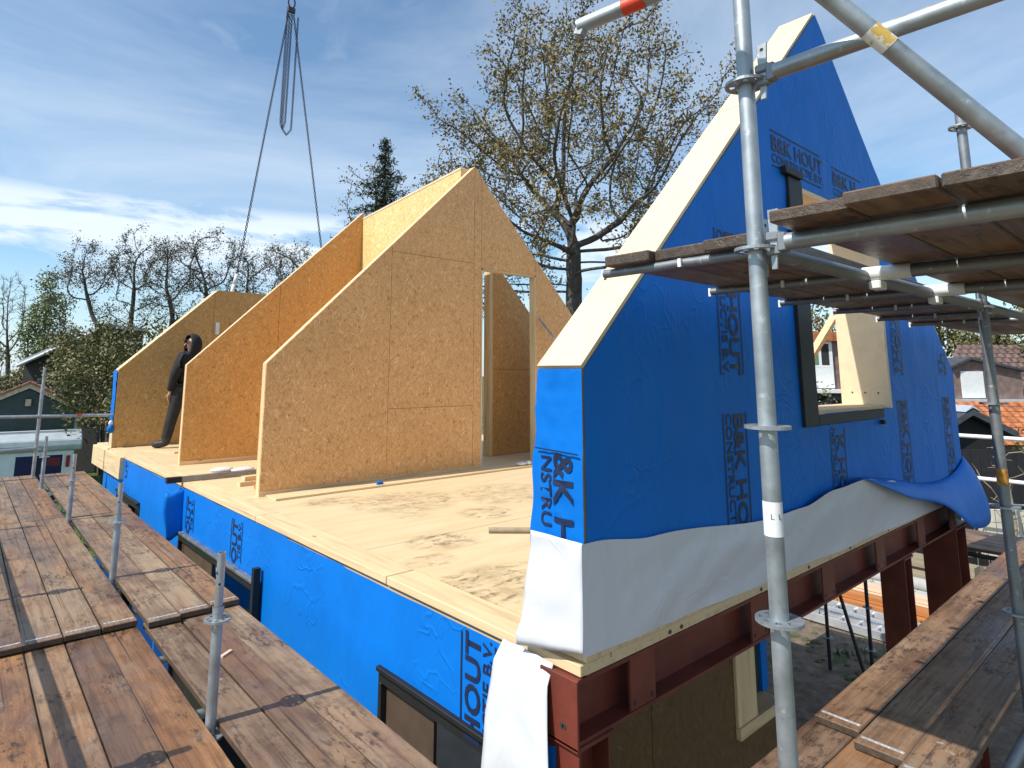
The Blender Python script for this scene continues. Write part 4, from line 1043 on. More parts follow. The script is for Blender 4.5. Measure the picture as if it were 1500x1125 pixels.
# big oak behind the house
def clumps(center, rad, nc, per, r, seed, lo=-9, shell=.25):
    q = np.random.RandomState(seed); cc = blob(center, rad, nc, seed, lo, shell)
    return np.vstack([c + q.normal(0, r, (per, 3)) for c in cc])
att = np.vstack([clumps((12.35, 10.75, 8.2), (4.3, 4.3, 4.5), 95, 14, .34, 1, -3.6, .35), clumps((10.1, 13.0, 7.7), (1.8, 1.8, 1.4), 9, 14, .3, 2, -2, 0), clumps((15.0, 8.3, 8.8), (2.2, 2.2, 2.4), 16, 14, .3, 3, -3, 0),
                 clumps((11.8, 10.6, 12.2), (1.6, 1.6, 1.2), 9, 14, .3, 4, -2, 0), clumps((15.2, 8.6, 5.4), (2.0, 2.0, 1.1), 10, 12, .3, 5, -3, 0), clumps((10.4, 13.2, 5.2), (1.9, 1.9, .9), 7, 12, .3, 6, -3, 0), clumps((11.3, 13.0, 3.9), (1.3, 1.3, .5), 6, 12, .3, 8, -3, 0), clumps((14.2, 9.6, 4.6), (1.2, 1.2, .6), 5, 12, .3, 9, -3, 0), blob((12.35, 10.75, 8.2), (3.6, 3.6, 3.9), 260, 7, -3, 0)])
tree('oak_tree', 'big spreading oak with sparse brown young leaves rising behind the house', (12.95, 11.5, GZ), (12.78, 11.3, 5.2), att, .26, 2.0, .36, .0105, .275, 'bark_g', 'lf_oak', 15, .15, .054, 21, k=6, twigs=1, wig=.42)
# alder row
for k, (bx, by, tx, ty, tz, rr, lb) in enumerate(((6.0, 44.3, 4.4, 44.6, 9.0, 2.0, 'leftmost alder of the row, two leaning stems beside the poplar'), (6.9, 43.4, 6.6, 42.6, 9.6, 1.5, 'second alder from the left, tallest stem with a narrow top'),
        (9.0, 41.9, 8.4, 41.4, 8.9, 1.7, 'third alder in the row, thin and bare'), (10.8, 40.5, 10.0, 39.9, 9.6, 2.0, 'fourth alder in the row with a wide flat top'),
        (12.9, 38.7, 12.3, 38.0, 8.8, 1.8, 'fifth alder in the row behind the white strap'), (15.4, 36.6, 14.6, 36.0, 8.9, 2.1, 'rightmost alder of the row at the sloping partition'))):
    att = np.vstack([clumps((tx, ty, tz - 1.6), (rr, rr, 2.0), 24, 11, .32, 30 + k, -3, .1), clumps((tx + .4, ty, tz - 4.4), (rr * 1.3, rr * 1.3, 2.0), 9, 10, .3, 50 + k, -4, .3)])
    tree('alder_tree', lb, (bx, by, GZ), (bx - (bx - tx) * .55, by - (by - ty) * .5, 3.9), att, .34, 2.6, .44, .014, .17, 'bark_g', 'lf_alder', 4, .15, .060, 60 + k, 'row of bare alders behind the garden', twigs=4, wig=.4)
# poplar and bare tree at far left
po = thing('poplar_tree', 'dense pale green columnar poplar at the far left', 'tree', (3.2, 53.0, GZ))
P, par = grow((3.2, 53, GZ), (3.2, 53, .5), np.vstack([blob((3.25, 52.7, 4.4), (1.3, 1.3, 4.0), 260, 81, -6, .1), blob((4.0, 52.2, 2.4), (1.2, 1.2, 2.2), 100, 82, -4, 0), blob((2.5, 53.4, 3.0), (.9, .9, 2.6), 80, 83, -4, 0)]), .4, 3, .6, 3, grav=.5)
rad, kids = limbs(P, par, .02, .22); limb_mesh('trunk', P, par, rad, 'bark', po)
leaves('crown', P[P[:, 2] > -.5], 60, .30, .095, 'lf_poplar', po)
tree('bare_tree', 'leafless grey tree at the far left edge', (1.7, 55, GZ), (1.6, 55, .6), np.vstack([blob((1.1, 55, 4.8), (1.6, 1.6, 3.4), 420, 90, -5, 0)]), .36, 3, .45, .012, .15, 'bark_g', 'lf_alder', 0, .1, .04, 91, twigs=4, grav=.45)
# blossoming garden trees behind the shed
for k, (c_, rr, n_, lb) in enumerate((((2.45, 24.2, .7), (1.6, 1.75, 1.9), 170, 'dense flowering garden tree behind the far corner of the house'), ((1.9, 34.5, .5), (2.2, 2.2, 1.4), 120, 'yellowish garden tree above the green shed roof'), ((3.7, 22.6, 1.2), (1.3, 1.3, 1.7), 110, 'dark-limbed garden tree touching the far blue corner'), ((3.0, 28.5, 1.6), (2.0, 2.0, 1.6), 120, 'shaded garden tree under the grey roof edge'), ((-.6, 36.5, .5), (2.4, 2.4, 1.5), 130, 'olive garden tree at the left edge behind the shed'))):
    att = clumps(c_, rr, max(8, n_ // 9), 9, .24, 100 + k, -3, .2)
    tree('garden_tree', lb, (c_[0] + .2, c_[1], GZ), (c_[0] + .1, c_[1], c_[2] - rr[2] * .8), att, .26, 2.2, .45, .012, .12, 'bark', 'lf_bush', 36, .21, .062, 110 + k, 'garden trees by the shed', twigs=2)
# spruce behind the ridge
sp_t = thing('spruce_tree', 'dark pointed spruce top showing behind the ridge wall', 'tree', (11.0, 20.0, GZ))
build('trunk', MB().tube((11.0, 20.0, GZ), (10.85, 19.8, 10.6), .22, 8, .02), 'bark', sp_t)
sv = []
for z in np.arange(1.5, 10.8, .24):
    rmax = min(2.3, .12 + (10.85 - z) * .42)
    for q in range(9):
        a = rs.uniform(0, 6.28); L = rmax * rs.uniform(.3, 1.15); z1 = z + rs.uniform(-.12, .12)
        for s_ in np.linspace(.1, 1, max(3, int(L / .09))): sv.append((10.85 + math.cos(a) * L * s_ + .1 * (1 - z / 10), 19.82 + math.sin(a) * L * s_, z1 - .35 * L * s_ + .22 * L * s_ * s_))
leaves('crown', np.array(sv), 6, .065, .080, 'lf_spruce', sp_t, aspect=.3)
tree('young_oak_tree', 'small brown-leaved tree around the spruce top behind the ridge', (12.2, 21.8, GZ), (12.0, 21.6, 5.6), np.vstack([blob((11.2, 21.2, 8.4), (1.7, 1.7, 2.0), 170, 130, -4, .1)]), .28, 2.5, .45, .012, .14, 'bark', 'lf_oak', 5, .13, .06, 131, twigs=1)
# trees behind the houses on the right
for k, (c_, rr, n_, lb) in enumerate((((37.0, 7.0, 2.2), (2.6, 2.6, 2.3), 190, 'olive tree behind the brown roof, left of the far post'), ((36.2, 2.9, 1.6), (2.7, 2.7, 2.9), 260, 'leafy tree at the right edge overhanging the brown roof'), ((28.5, 10.6, 3.2), (2.4, 2.4, 2.0), 190, 'twiggy tree seen through the gable window'), ((43, 12, 2.5), (3.2, 3.2, 2.6), 170, 'pale tree far behind the brown roof'))):
    tree('background_tree', lb, (c_[0], c_[1], GZ), (c_[0], c_[1], c_[2] - rr[2] * .9), blob(c_, rr, n_, 140 + k, -3, .1), .34, 2.6, .55, .014, .17, 'bark', 'lf_right', 20 if k != 2 else 6, .26, .105, 150 + k, 'trees behind the houses', twigs=2)
for k, (c_, lb) in enumerate((((24.7, 9.3, -.3), 'green shrub below the window seen through the gable opening'), ((20.2, 1.2, -1.2), 'yellow-green shrub under the orange roof at the right'), ((22.2, 7.6, -1.4), 'green shrub against the far house wall'))):
    tree('shrub', lb, (c_[0], c_[1], GZ), (c_[0], c_[1], c_[2] - 1.2), blob(c_, (1.1, 1.1, 1.3), 110, 160 + k, -3, .1), .25, 2, .4, .008, .05, 'bark', 'lf_bush' if k == 1 else 'lf_poplar', 10, .16, .055, 170 + k, catg='shrub', twigs=1)
tree('bare_shrub', 'bare branching shrub in front of the black fence at the right', (14.6, 1.2, GZ), (14.6, 1.2, -1.9), blob((14.6, 1.25, -.9), (.8, .8, .9), 60, 180, -2, 0), .2, 2, .4, .009, .035, 'grey_wood', 'lf_alder', 0, .1, .03, 181, catg='shrub', twigs=1)

# ------------------------------------------------------------------ neighbours on the left
M['green_wood'] = plain('green_cladding', (.030, .052, .050), .6, 0, .15, 4); M['trim'] = plain('cream_trim', (.46, .40, .26), .6)
M['tile_r'] = plain('red_tile', (.30, .13, .085), .8, 0, .35, 8, .4, 20); M['roof_g'] = plain('grey_roofing', (.36, .38, .38), .7, 0, .2, 3)
M['van_w'] = plain('caravan_white', (.70, .72, .75), .35, 0, .06); M['van_r'] = plain('caravan_roof', (.40, .45, .47), .45, 0, .12, 3); M['win_b'] = plain('dark_blue_panel', (.010, .012, .075), .2, 0, .2)
M['lamp_r'] = plain('red_lamp', (.30, .015, .02), .3); M['dim_red'] = plain('dim_red', (.16, .012, .022), .3)
ex, dx_ = Vector((.754, -.656, 0)).normalized(), Vector((.656, .754, 0)).normalized()
def L2(o, a, d, z): return o + ex * a + dx_ * d + Vector((0, 0, z))
def obox(mb, o, a0, a1, d0, d1, z0, z1):
    vs_ = [L2(o, a, d, z) for z in (z0, z1) for a, d in ((a0, d0), (a1, d0), (a1, d1), (a0, d1))]
    return mb.add(vs_, [(3, 2, 1, 0), (4, 5, 6, 7), (0, 1, 5, 4), (1, 2, 6, 5), (2, 3, 7, 6), (3, 0, 4, 7)])
ex, dx_ = Vector((.995, -.1, 0)).normalized(), Vector((.1, .995, 0)).normalized()
so = Vector((.42, 26.6, GZ))
sh_ = thing('garden_shed', 'dark green timber shed with cream bargeboards and red tiles behind the caravan', 'shed', so)
def gp(a, z, d=0): return L2(so, a, d, z)
build('wall', MB().prism([gp(-2.4, 0), gp(1.42, 0), gp(1.42, 2.74), gp(-.05, 3.52), gp(-2.4, 2.45)], dx_ * 2.0), 'green_wood', sh_)
for (a0, z0, a1, z1) in ((-2.6, 2.30, -.05, 3.56), (-.05, 3.56, 1.62, 2.66)):
    build('bargeboard', MB().prism([gp(a0, z0, -.12), gp(a1, z1, -.12), gp(a1, z1 + .15, -.12), gp(a0, z0 + .15, -.12)], dx_ * .06), 'trim', sh_)
    rf = build('roof', MB().prism([gp(a0, z0 + .151, -.14), gp(a1, z1 + .151, -.14), gp(a1, z1 + .21, -.14), gp(a0, z0 + .21, -.14)], dx_ * 2.3), 'tile_r', sh_)
    for q in range(9):
        build('tile_row', MB().prism([gp(a0 + (a1 - a0) * q / 9, z0 + (z1 - z0) * q / 9 + .213, -.14), gp(a0 + (a1 - a0) * (q + .93) / 9, z0 + (z1 - z0) * (q + .93) / 9 + .213, -.14), gp(a0 + (a1 - a0) * (q + .93) / 9, z0 + (z1 - z0) * (q + .93) / 9 + .255, -.14), gp(a0 + (a1 - a0) * q / 9, z0 + (z1 - z0) * q / 9 + .235, -.14)], dx_ * 2.3), 'tile_r', rf)
build('wall_lamp', MB().box(gp(-.05, 3.05, -.08) - Vector((.08, .08, .12)), gp(-.05, 3.05, -.08) + Vector((.08, .08, .12))), 'trim', sh_)
build('corner_post', obox(MB(), so, 1.425, 1.51, -.02, .1, 0, 2.62), 'roof_g', sh_)
co_ = Vector((-.2, 23.7, GZ))
cv = thing('caravan', 'white caravan with a rounded grey roof and dark blue rear panels below the shed', 'caravan', co_)
bd_ = MB(); obox(bd_, co_, -2.6, 1.70, 0, 1.5, .45, 1.60); build('body', bd_, 'van_w', cv, bevel=.03)
prof = [(-.10, 1.605), (-.16, 1.75), (-.12, 1.95), (.15, 2.12), (.9, 2.2), (1.7, 2.12), (2.1, 1.9), (2.1, 1.605)]
build('roof', MB().prism([L2(co_, -2.6, d, z) for d, z in prof], ex * 4.5), 'van_r', cv, bevel=.03)
build('roof_rib', MB().prism([L2(co_, -2.6, .42, 2.17), L2(co_, -2.6, .5, 2.17), L2(co_, -2.6, .5, 2.21), L2(co_, -2.6, .42, 2.21)], ex * 4.3), 'roof_g', cv)
fr_w = build('rear_panel', obox(MB(), co_, .15, 1.40, -.012, -.001, .62, 1.46), 'win_b', cv)
build('panel_frame', obox(obox(MB(), co_, .10, 1.45, -.02, -.0125, 1.461, 1.50), co_, 1.401, 1.45, -.02, -.0125, .72, 1.46), 'van_w', fr_w)
build('red_emblem', obox(MB(), co_, 1.0, 1.35, -.018, -.0125, 1.12, 1.36), 'dim_red', fr_w)
build('tail_lamp', obox(MB(), co_, 1.50, 1.61, -.03, -.001, 1.05, 1.42), 'lamp_r', cv)
for a in (-1.6, 1.1):
    w_ = build('wheel', MB().tube(L2(co_, a, .05, .32), L2(co_, a, .25, .32), .32, 18), 'gap', cv, smooth='auto'); build('rim', MB().tube(L2(co_, a, .03, .32), L2(co_, a, .049, .32), .18, 14), 'alu', w_)
ex, dx_ = Vector((.754, -.656, 0)).normalized(), Vector((.656, .754, 0)).normalized()
lh = thing('grey_roofed_barn', 'barn with a long grey sloping roof edge behind the flowering trees', 'barn', (1.5, 31, GZ))
a_, b_ = Vector((.3, 31.0, 1.45)), Vector((2.9, 29.0, 3.05))
build('roof', MB().prism([a_, b_, b_ + Vector((0, 0, .14)), a_ + Vector((0, 0, .14))], dx_ * 3.5), 'roof_g', lh)
build('gutter', MB().tube(a_ + Vector((0, 0, -.06)) - dx_ * .1, b_ + Vector((0, 0, -.06)) - dx_ * .1, .07, 8), 'alu', lh, smooth='auto')
build('wall', MB().prism([a_ + dx_ * .3 + Vector((0, 0, -4.4)), b_ + dx_ * .3 + Vector((0, 0, -6.0)), b_ + dx_ * .3 + Vector((0, 0, -.02)), a_ + dx_ * .3 + Vector((0, 0, -.02))], dx_ * 2.8), 'gap', lh)
build('vent_pipe', MB().tube(Vector((1.75, 29.9, 2.4)), Vector((1.75, 29.9, 2.95)), .05, 8), 'alu', lh)
hd_ = thing('fence', 'dark timber garden fence beside the lawn below the garden trees', 'fence', (3.4, 33, GZ))
for k in range(16): build('fence_board', MB().box((1.6 + k * .32, 33.2 - k * .12, GZ), (1.9 + k * .32, 33.24 - k * .12, GZ + 1.7 + rnd.uniform(-.02, .02))), 'brown', hd_)

# ------------------------------------------------------------------ neighbours on the right
M['brick'] = plain('brown_brick', (.20, .135, .115), .9, 0, .25, 5, .3); M['pan'] = plain('brown_tile', (.16, .100, .085), .8, 0, .35, 7, .4)
M['orange_tile'] = plain('orange_tile', (.42, .14, .05), .8, 0, .45, 6, .4); M['dark_roof'] = plain('dark_felt', (.055, .06, .07), .75, 0, .25)
M['black_wood'] = plain('black_timber', (.012, .012, .014), .8); M['glass_g'] = plain('window_glass', (.10, .18, .12), .15, 0, .4, 2)
M['pale_block'] = plain('pale_block', (.60, .56, .46), .8, 0, .1)
ho = Vector((30.2, 5.1, GZ))
hr = thing('brick_house', 'brown brick house with a steep tiled roof and white dormer panel at the right', 'house', ho)
build('wall', obox(MB(), ho, -1.2, 5.5, 0, 4.5, 0, 3.1), 'brick', hr)
build('flat_roof_edge', obox(MB(), ho, -1.1, 2.3, -1.1, -.01, 2.85, 3.22), 'alu', hr)
build('extension_wall', obox(MB(), ho, -1.0, 2.2, -1.0, -.02, 0, 2.84), 'brick', hr)
rf = build('roof', MB().prism([L2(ho, -1.4, -.2, 3.11), L2(ho, 7.5, -.2, 3.11), L2(ho, 7.5, 1.9, 5.5), L2(ho, 1.3, 1.9, 5.5)], dx_ * .12), 'pan', hr)
for r_i in range(12):
    f0, f1 = r_i / 12, (r_i + .9) / 12
    q = lambda f, a: L2(ho, a, -.2 + 2.1 * f - .03, 3.11 + 2.39 * f + .03)
    n = int(8 * (1 - .2 * f0) / .33)
    mb = MB()
    for k in range(n):
        a0 = -1.4 + 2.7 * f0 + k * .33
        if a0 > 7.3: break
        mb.add([q(f0, a0), q(f0, a0 + .30), q(f1, a0 + .30) - dx_ * .03, q(f1, a0) - dx_ * .03, q(f0, a0 + .15) - dx_ * .06, q(f1, a0 + .15) - dx_ * .09], [(0, 4, 5, 3), (4, 1, 2, 5)])
    build('tile_row', mb, 'pan', rf, fix=False)
dm = build('dormer', MB().prism([L2(ho, -1.05, -.75, 3.23), L2(ho, 1.7, -.75, 3.23), L2(ho, 1.7, -.75, 4.35), L2(ho, -.35, -.75, 4.80), L2(ho, -1.05, -.75, 4.50)], dx_ * 1.2), 'brick', hr)
build('white_panel', obox(MB(), ho, -.78, .12, -.80, -.751, 3.26, 4.32), 'white_p', dm)
build('dormer_roof', MB().prism([L2(ho, -1.2, -.95, 4.45), L2(ho, -.4, -.95, 4.80), L2(ho, 1.9, -.95, 4.30), L2(ho, 1.9, -.95, 4.38), L2(ho, -.4, -.95, 4.90), L2(ho, -1.2, -.95, 4.54)], dx_ * 1.5), 'dark_roof', dm)
sb = Vector((17.7, 2.65, GZ))
s2 = thing('black_shed', 'small black shed with a dark pitched roof at the right behind the fence', 'shed', sb)
build('wall', MB().prism([L2(sb, -.5, 0, 0), L2(sb, 1.0, 0, 0), L2(sb, 1.0, 0, 2.75), L2(sb, .2, 0, 3.15), L2(sb, -.5, 0, 2.75)], dx_ * 2), 'black_wood', s2)
for a0, z0, a1, z1 in ((-.75, 2.62, .2, 3.18), (.2, 3.18, 1.3, 2.62)):
    build('roof', MB().prism([L2(sb, a0, -.25, z0), L2(sb, a1, -.25, z1), L2(sb, a1, -.25, z1 + .16), L2(sb, a0, -.25, z0 + .16)], dx_ * 2.4), 'dark_roof', s2)
build('ridge_cap', MB().prism([L2(sb, .0, -.27, 3.26), L2(sb, .2, -.27, 3.37), L2(sb, .42, -.27, 3.26), L2(sb, .2, -.27, 3.42)], dx_ * 2.4), 'alu', s2)
ob = Vector((23.2, 3.1, GZ))
o3 = thing('orange_roofed_house', 'low house with a bright orange pantile roof at the right edge', 'house', ob)
build('wall', obox(MB(), ob, -.3, 5, .8, 4, 0, 2.2), 'brick', o3)
rf = build('roof', MB().prism([L2(ob, -.5, .3, 1.95), L2(ob, 5, .3, 1.95), L2(ob, 5, 2.0, 3.25), L2(ob, -.5, 2.0, 3.25)], dx_ * .12), 'orange_tile', o3)
for r_i in range(8):
    mb = MB()
    for k in range(18):
        f0, f1, a0 = r_i / 8, (r_i + .92) / 8, -.5 + k * .30
        q = lambda f, a, h=0: L2(ob, a, .3 + 1.7 * f - .04 - h, 1.95 + 1.3 * f + .03)
        mb.add([q(f0, a0), q(f0, a0 + .15, .06), q(f1, a0 + .15, .09), q(f1, a0, .03), q(f0, a0 + .28), q(f1, a0 + .28, .03)], [(0, 1, 2, 3), (1, 4, 5, 2)])
    build('tile_row', mb, 'orange_tile', rf, fix=False)
fe = thing('fence', 'tall black timber fence behind the guardrails at the right', 'fence', (15.8, 1.8, GZ))
fa, fb = Vector((14.6, 3.3, GZ)), Vector((19.0, -1.4, GZ))
for k in range(34):
    p, q = fa.lerp(fb, k / 34), fa.lerp(fb, (k + .96) / 34)
    build('fence_board', MB().bar(p + Vector((0, 0, 1.25)), q + Vector((0, 0, 1.25)), .03, 2.5 + rnd.uniform(-.02, .02)), 'black_wood', fe)
fp = MB()
wh = Vector((25.6, 8.95, GZ))
h4 = thing('white_windowed_house', 'house with a white framed window and red roof seen through the gable window', 'house', wh)
build('wall', obox(MB(), wh, -2.5, 1.05, .3, 4, 0, 5.55), 'brick', h4)
build('roof', obox(MB(), wh, -2.7, 1.2, .0, 3, 5.56, 5.95), 'orange_tile', h4)
w_ = build('window', obox(obox(obox(obox(MB(), wh, -1.4, .55, .2, .29, 4.45, 4.55), wh, -1.4, .55, .2, .29, 5.45, 5.55), wh, .42, .55, .2, .29, 4.551, 5.449), wh, -.02, .08, .2, .29, 4.551, 5.449), 'white_p', h4)
build('pane', obox(MB(), wh, -1.4, -.025, .22, .27, 4.551, 5.449), 'glass_g', w_); build('pane', obox(MB(), wh, .085, .415, .22, .27, 4.551, 5.449), 'gap', w_)
build('window_apron', obox(MB(), wh, -1.4, .55, .2, .29, 3.6, 4.445), 'white_p', h4)
build('canopy', obox(MB(), wh, -2.4, 1.1, -.5, .28, 3.42, 3.56), 'white_p', h4)
build('gable_hood', MB().prism([L2(wh, -1.5, -.3, 2.5), L2(wh, .35, -.3, 3.4), L2(wh, 1.2, -.3, 2.75), L2(wh, 1.2, -.3, 2.55), L2(wh, .35, -.3, 3.15), L2(wh, -1.3, -.3, 2.3)], dx_ * .5), 'dark_roof', h4)

# ------------------------------------------------------------------ yard seen under the beam
def bundle(name, label, pts, m, w, h, cat_, group=None):
    p, q = Vector(pts[0]), Vector(pts[1]); o = build(name, MB().bar(p, q, w, h), m, loc=p); tag(o, label, cat_, group)
la = thing('ladder', 'white aluminium ladder lying on the ground under the far scaffold', 'ladder', (9.9, 3.4, GZ))
for dx in (0, .36): build('stile', MB().bar((9.55 + dx, 4.4, GZ + .10), (9.50 + dx, .6, GZ + .10), .05, .12), 'alu', la)
for k in range(13): build('rung', MB().tube((9.53, 4.2 - k * .28, GZ + .11), (9.89, 4.2 - k * .28, GZ + .11), .018, 8), 'alu', la)
la = thing('ladder', 'second aluminium ladder lying beside the white one, nearer the planks', 'ladder', (10.3, 3.4, GZ))
for dx in (0, .36): build('stile', MB().bar((10.12 + dx, 4.4, GZ + .10), (10.05 + dx, .6, GZ + .10), .05, .10), 'alu', la)
for k in range(13): build('rung', MB().tube((10.08, 4.2 - k * .28, GZ + .11), (10.44, 4.2 - k * .28, GZ + .11), .016, 8), 'alu', la)
for k, (x, z, m_, lb) in enumerate(((10.95, .06, 'plank_o', 'near orange timber plank lying in the yard'), (11.2, .06, 'plank_o', 'far orange timber plank lying in the yard'), (11.1, .17, 'plank_o', 'upper orange timber plank on the two others'), (11.65, .06, 'plank_p', 'near pale timber plank lying in the yard'), (11.95, .06, 'plank_p', 'far pale timber plank lying in the yard'), (11.8, .17, 'plank_p', 'upper pale timber plank on the pale pair'))):
    bundle('timber_plank', lb, ((x, 5.0, GZ + z), (x - .12, .8 + .1 * k, GZ + z)), m_, .22, .10, 'plank', 'planks in the yard')
for k, (x, z, lb) in enumerate(((13.4, .12, 'thick grey-brown beam lying behind the pale planks'), (14.1, .12, 'second grey-brown beam farther back in the yard'), (13.9, .34, 'short grey-brown beam stacked on top'))):
    bundle('timber_beam', lb, ((x, 4.6, GZ + z), (x - .2, 1.0 + .7 * (k == 2), GZ + z)), 'grey_wood', .34, .2, 'beam', 'beams in the yard')
o = build('drain_pipe', MB().tube((12.85, 4.6, GZ + .12), (12.75, 1.0, GZ + .12), .12, 14), 'concrete', smooth='auto', loc=(12.8, 3, GZ)); tag(o, 'pale concrete pipe lying between the planks and beams', 'pipe')
o = build('paving_slab', MB().box((12.0, .9, GZ + .002), (14.8, 4.2, GZ + .03)), 'concrete', loc=(13.5, 2.5, GZ)); tag(o, kind='structure')
o = build('leaning_panel', MB().prism([(15.2, 3.35, GZ), (15.7, 2.75, GZ), (15.9, 2.8, GZ + 1.5), (15.4, 3.4, GZ + 1.5)], (.06, .06, 0)), 'roof_g', loc=(15.5, 3, GZ)); tag(o, 'grey panel leaning upright behind the timber in the yard', 'panel')
o = build('leaning_panel', MB().prism([(15.75, 2.72, GZ), (16.2, 2.15, GZ), (16.4, 2.2, GZ + 1.5), (15.95, 2.77, GZ + 1.5)], (.06, .06, 0)), 'white_p', loc=(16, 2.5, GZ)); tag(o, 'pale panel leaning next to the grey one in the yard', 'panel')
bw = thing('block_wall', 'pale block wall catching sun beyond the far walkway', 'wall', (15, 1.2, GZ))
for r_i in range(6):
    for k in range(8):
        p = Vector((14.55, 1.75, 0)).lerp(Vector((16.6, -.6, 0)), (k + .5 * (r_i % 2)) / 8.5); q = Vector((14.55, 1.75, 0)).lerp(Vector((16.6, -.6, 0)), (k + .5 * (r_i % 2) + .96) / 8.5)
        build('block', MB().bar(p + Vector((0, 0, GZ + .12 + r_i * .235)), q + Vector((0, 0, GZ + .12 + r_i * .235)), .2, .225), 'pale_block', bw)
mf = thing('mesh_fence', 'wire mesh site fence in front of the pale block wall', 'fence', (14, 1.4, GZ))
ma, mb_ = Vector((13.9, 1.9, GZ)), Vector((15.6, -.3, GZ)); wm = MB()
for k in range(15): p = ma.lerp(mb_, k / 14); wm.tube(p + Vector((0, 0, .05)), p + Vector((0, 0, 1.5)), .008, 4)
for k in range(7): wm.tube(ma + Vector((0, 0, .1 + k * .23)), mb_ + Vector((0, 0, .1 + k * .23)), .008, 4)
build('wire', wm, 'galv_d', mf); build('frame', MB().tube(ma, ma + Vector((0, 0, 1.6)), .02, 8).tube(mb_, mb_ + Vector((0, 0, 1.6)), .02, 8).tube(ma + Vector((0, 0, 1.6)), mb_ + Vector((0, 0, 1.6)), .02, 8), 'galv', mf)
dg = MB()
for _ in range(260):
    p = Vector((rnd.uniform(7.5, 11), rnd.uniform(.3, 4.5), GZ)); s = rnd.uniform(.02, .08); dg.sphere(p, s, 1.3, 1, .7, 5, 3)
o = build('rubble', dg, 'soil', fix=False); tag(o, kind='stuff')

# ------------------------------------------------------------------ worker
pe = thing('person', 'worker in dark hooded jacket and work trousers stepping forward by the middle partition', 'person', (.80, 9.2, 0))
PO = Vector((.78, 9.22, 0))
def W_(e, d, z): return PO + ex * e + dx_ * d + Vector((0, 0, z))
def skinned(name, nodes, edges, m, parent, root=0, sub=2):
    me = bpy.data.meshes.new(name); o0 = wroot(parent)
    me.from_pydata([W_(*n[:3]) - o0 for n in nodes], edges, []); ob_ = bpy.data.objects.new(name, me); C.objects.link(ob_)
    md = ob_.modifiers.new('skin', 'SKIN'); md.use_smooth_shade = True
    for v, n in zip(me.skin_vertices[0].data, nodes): v.radius = (n[3], n[4] if len(n) > 4 else n[3])
    me.skin_vertices[0].data[root].use_root = True
    s = ob_.modifiers.new('sub', 'SUBSURF'); s.levels = s.render_levels = sub
    mm = bpy.data.meshes.new_from_object(ob_.evaluated_get(bpy.context.evaluated_depsgraph_get())); bpy.data.objects.remove(ob_)
    mm.name = name; mm.materials.clear(); mm.polygons.foreach_set('use_smooth', [True] * len(mm.polygons))
    return link(name, mm, M[m], parent)
J = dict(pel=(.07, 0, .95), sp=(.11, 0, 1.15), chs=(.15, 0, 1.36), nk=(.175, -.01, 1.52), hd=(.165, -.03, 1.64), ht=(.175, -.02, 1.75),
         sl=(.11, -.19, 1.42), el=(.02, -.22, 1.13), wl=(-.05, -.17, .88), sr=(.20, .19, 1.42), er=(.25, .23, 1.14), wr=(.18, .20, .90),
         hl=(.06, -.09, .90), kl=(-.02, -.10, .50), al=(-.10, -.10, .09), tl=(-.28, -.14, .035), hr=(.09, .09, .90), kr=(.14, .10, .48), ar=(.30, .10, .12), tr=(.17, .06, .03))
nm = list(J)
def N(k, r, r2=None): return (*J[k], r, r2 or r)
ix = {k: i for i, k in enumerate(nm)}
rb = dict(pel=.05, sp=.05, chs=.05, nk=.05, hd=.092, ht=.062, sl=.020, el=.022, wl=.024, sr=.020, er=.036, wr=.028, hl=.055, kl=.045, al=.036, tl=.028, hr=.055, kr=.052, ar=.036, tr=.028)
ed = [('pel', 'sp'), ('sp', 'chs'), ('chs', 'nk'), ('nk', 'hd'), ('hd', 'ht'), ('chs', 'sl'), ('sl', 'el'), ('el', 'wl'), ('chs', 'sr'), ('sr', 'er'), ('er', 'wr'), ('pel', 'hl'), ('hl', 'kl'), ('kl', 'al'), ('al', 'tl'), ('pel', 'hr'), ('hr', 'kr'), ('kr', 'ar'), ('ar', 'tr')]
nodes = [N(k, rb[k]) for k in nm]; edges = [(ix[a], ix[c]) for a, c in ed]
for wv, sgn in (('wl', -1), ('wr', -1)):
    w = J[wv]; pi = len(nodes); nodes.append((w[0] - .015, w[1], w[2] - .05, .024, .014)); edges.append((ix[wv], pi))
    for f_, off in enumerate((-.022, -.007, .008, .022)):
        k = len(nodes); ll = (.055, .065, .062, .050)[f_]
        nodes.append((w[0] - .02, w[1] + off, w[2] - .085, .009)); nodes.append((w[0] - .012, w[1] + off, w[2] - .085 - ll, .008)); edges += [(pi, k), (k, k + 1)]
    k = len(nodes); nodes.append((w[0] - .045, w[1] - .02, w[2] - .06, .010)); nodes.append((w[0] - .055, w[1] - .025, w[2] - .095, .009)); edges += [(pi, k), (k, k + 1)]
body = skinned('body', nodes, edges, 'skin', pe, ix['pel'])
def sub_skin(name, keys, rads, m, parent, root):
    nn = [(*J[k], r) for k, r in zip(keys, rads)]; q = {k: i for i, k in enumerate(keys)}
    return skinned(name, nn, [(q[a], q[c]) for a, c in ed if a in q and c in q], m, parent, q[root])
sub_skin('jacket', ['pel', 'sp', 'chs', 'nk', 'sl', 'el', 'wl', 'sr', 'er', 'wr'], [.185, .17, .185, .095, .10, .072, .058, .10, .072, .058], 'cloth', pe, 'pel')
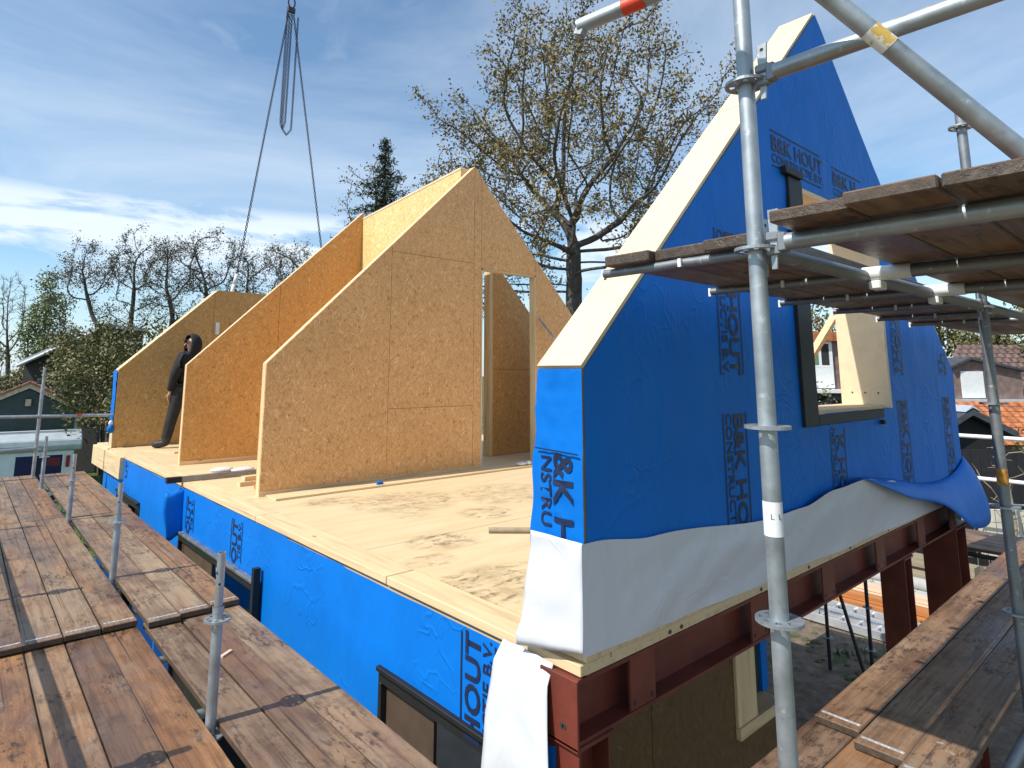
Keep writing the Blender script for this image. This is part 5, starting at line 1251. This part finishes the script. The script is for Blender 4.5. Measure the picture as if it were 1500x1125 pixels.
sub_skin('trousers', ['pel', 'hl', 'kl', 'al', 'hr', 'kr', 'ar'], [.14, .118, .092, .078, .118, .092, .078], 'cloth2', pe, 'pel')
for a, c, s in (('al', 'tl', 'l'), ('ar', 'tr', 'r')):
    A_, B_ = J[a], J[c]
    skinned('boot', [(A_[0] + .02, A_[1], A_[2] + .15, .082), (A_[0] + .01, A_[1], A_[2] - .02, .074), ((A_[0] + B_[0]) / 2, (A_[1] + B_[1]) / 2, .065, .066), (B_[0] - .02, B_[1], .050, .054)], [(0, 1), (1, 2), (2, 3)], 'boot', pe)
# hood: shell round the head, open towards the face
hc = W_(*J['hd']); fwd = (-ex * .62 - dx_ * .78).normalized(); sd_ = fwd.cross(Vector((0, 0, 1)))
hm = MB()
def hood(u, v):
    th = R(60) + (R(180) - R(60)) * v; ph = 2 * math.pi * u
    d = fwd * math.cos(th) + (sd_ * math.cos(ph) + Vector((0, 0, 1)) * math.sin(ph)) * math.sin(th)
    s = Vector((d.x * .145, d.y * .145, d.z * (.175 if d.z > 0 else .24)))
    if v < .2: s *= 1.0
    return hc + s - fwd * .012 + Vector((0, 0, -.005))
build('hood', hm.grid(hood, 20, 9), 'cloth', pe, smooth=True, fix=False, solid=.012)
for s in (-1, 1): build('eye', MB().sphere(hc + fwd * .088 + sd_ * s * .032 + Vector((0, 0, .012)), .012, n=8, m=6), 'gap', pe, smooth=True)
build('nose', MB().tube(hc + fwd * .085 + Vector((0, 0, .012)), hc + fwd * .115 + Vector((0, 0, -.025)), .010, 8, .016), 'skin', pe, smooth='auto')
build('mouth', MB().bar(hc + fwd * .086 - sd_ * .024 + Vector((0, 0, -.055)), hc + fwd * .086 + sd_ * .024 + Vector((0, 0, -.055)), .010, .006), 'brick', pe)
build('cap_peak', MB().prism([hc + fwd * .07 - sd_ * .075 + Vector((0, 0, .062)), hc + fwd * .115 - sd_ * .05 + Vector((0, 0, .055)), hc + fwd * .115 + sd_ * .05 + Vector((0, 0, .055)), hc + fwd * .07 + sd_ * .075 + Vector((0, 0, .062))], (0, 0, .012)), 'cloth2', pe)
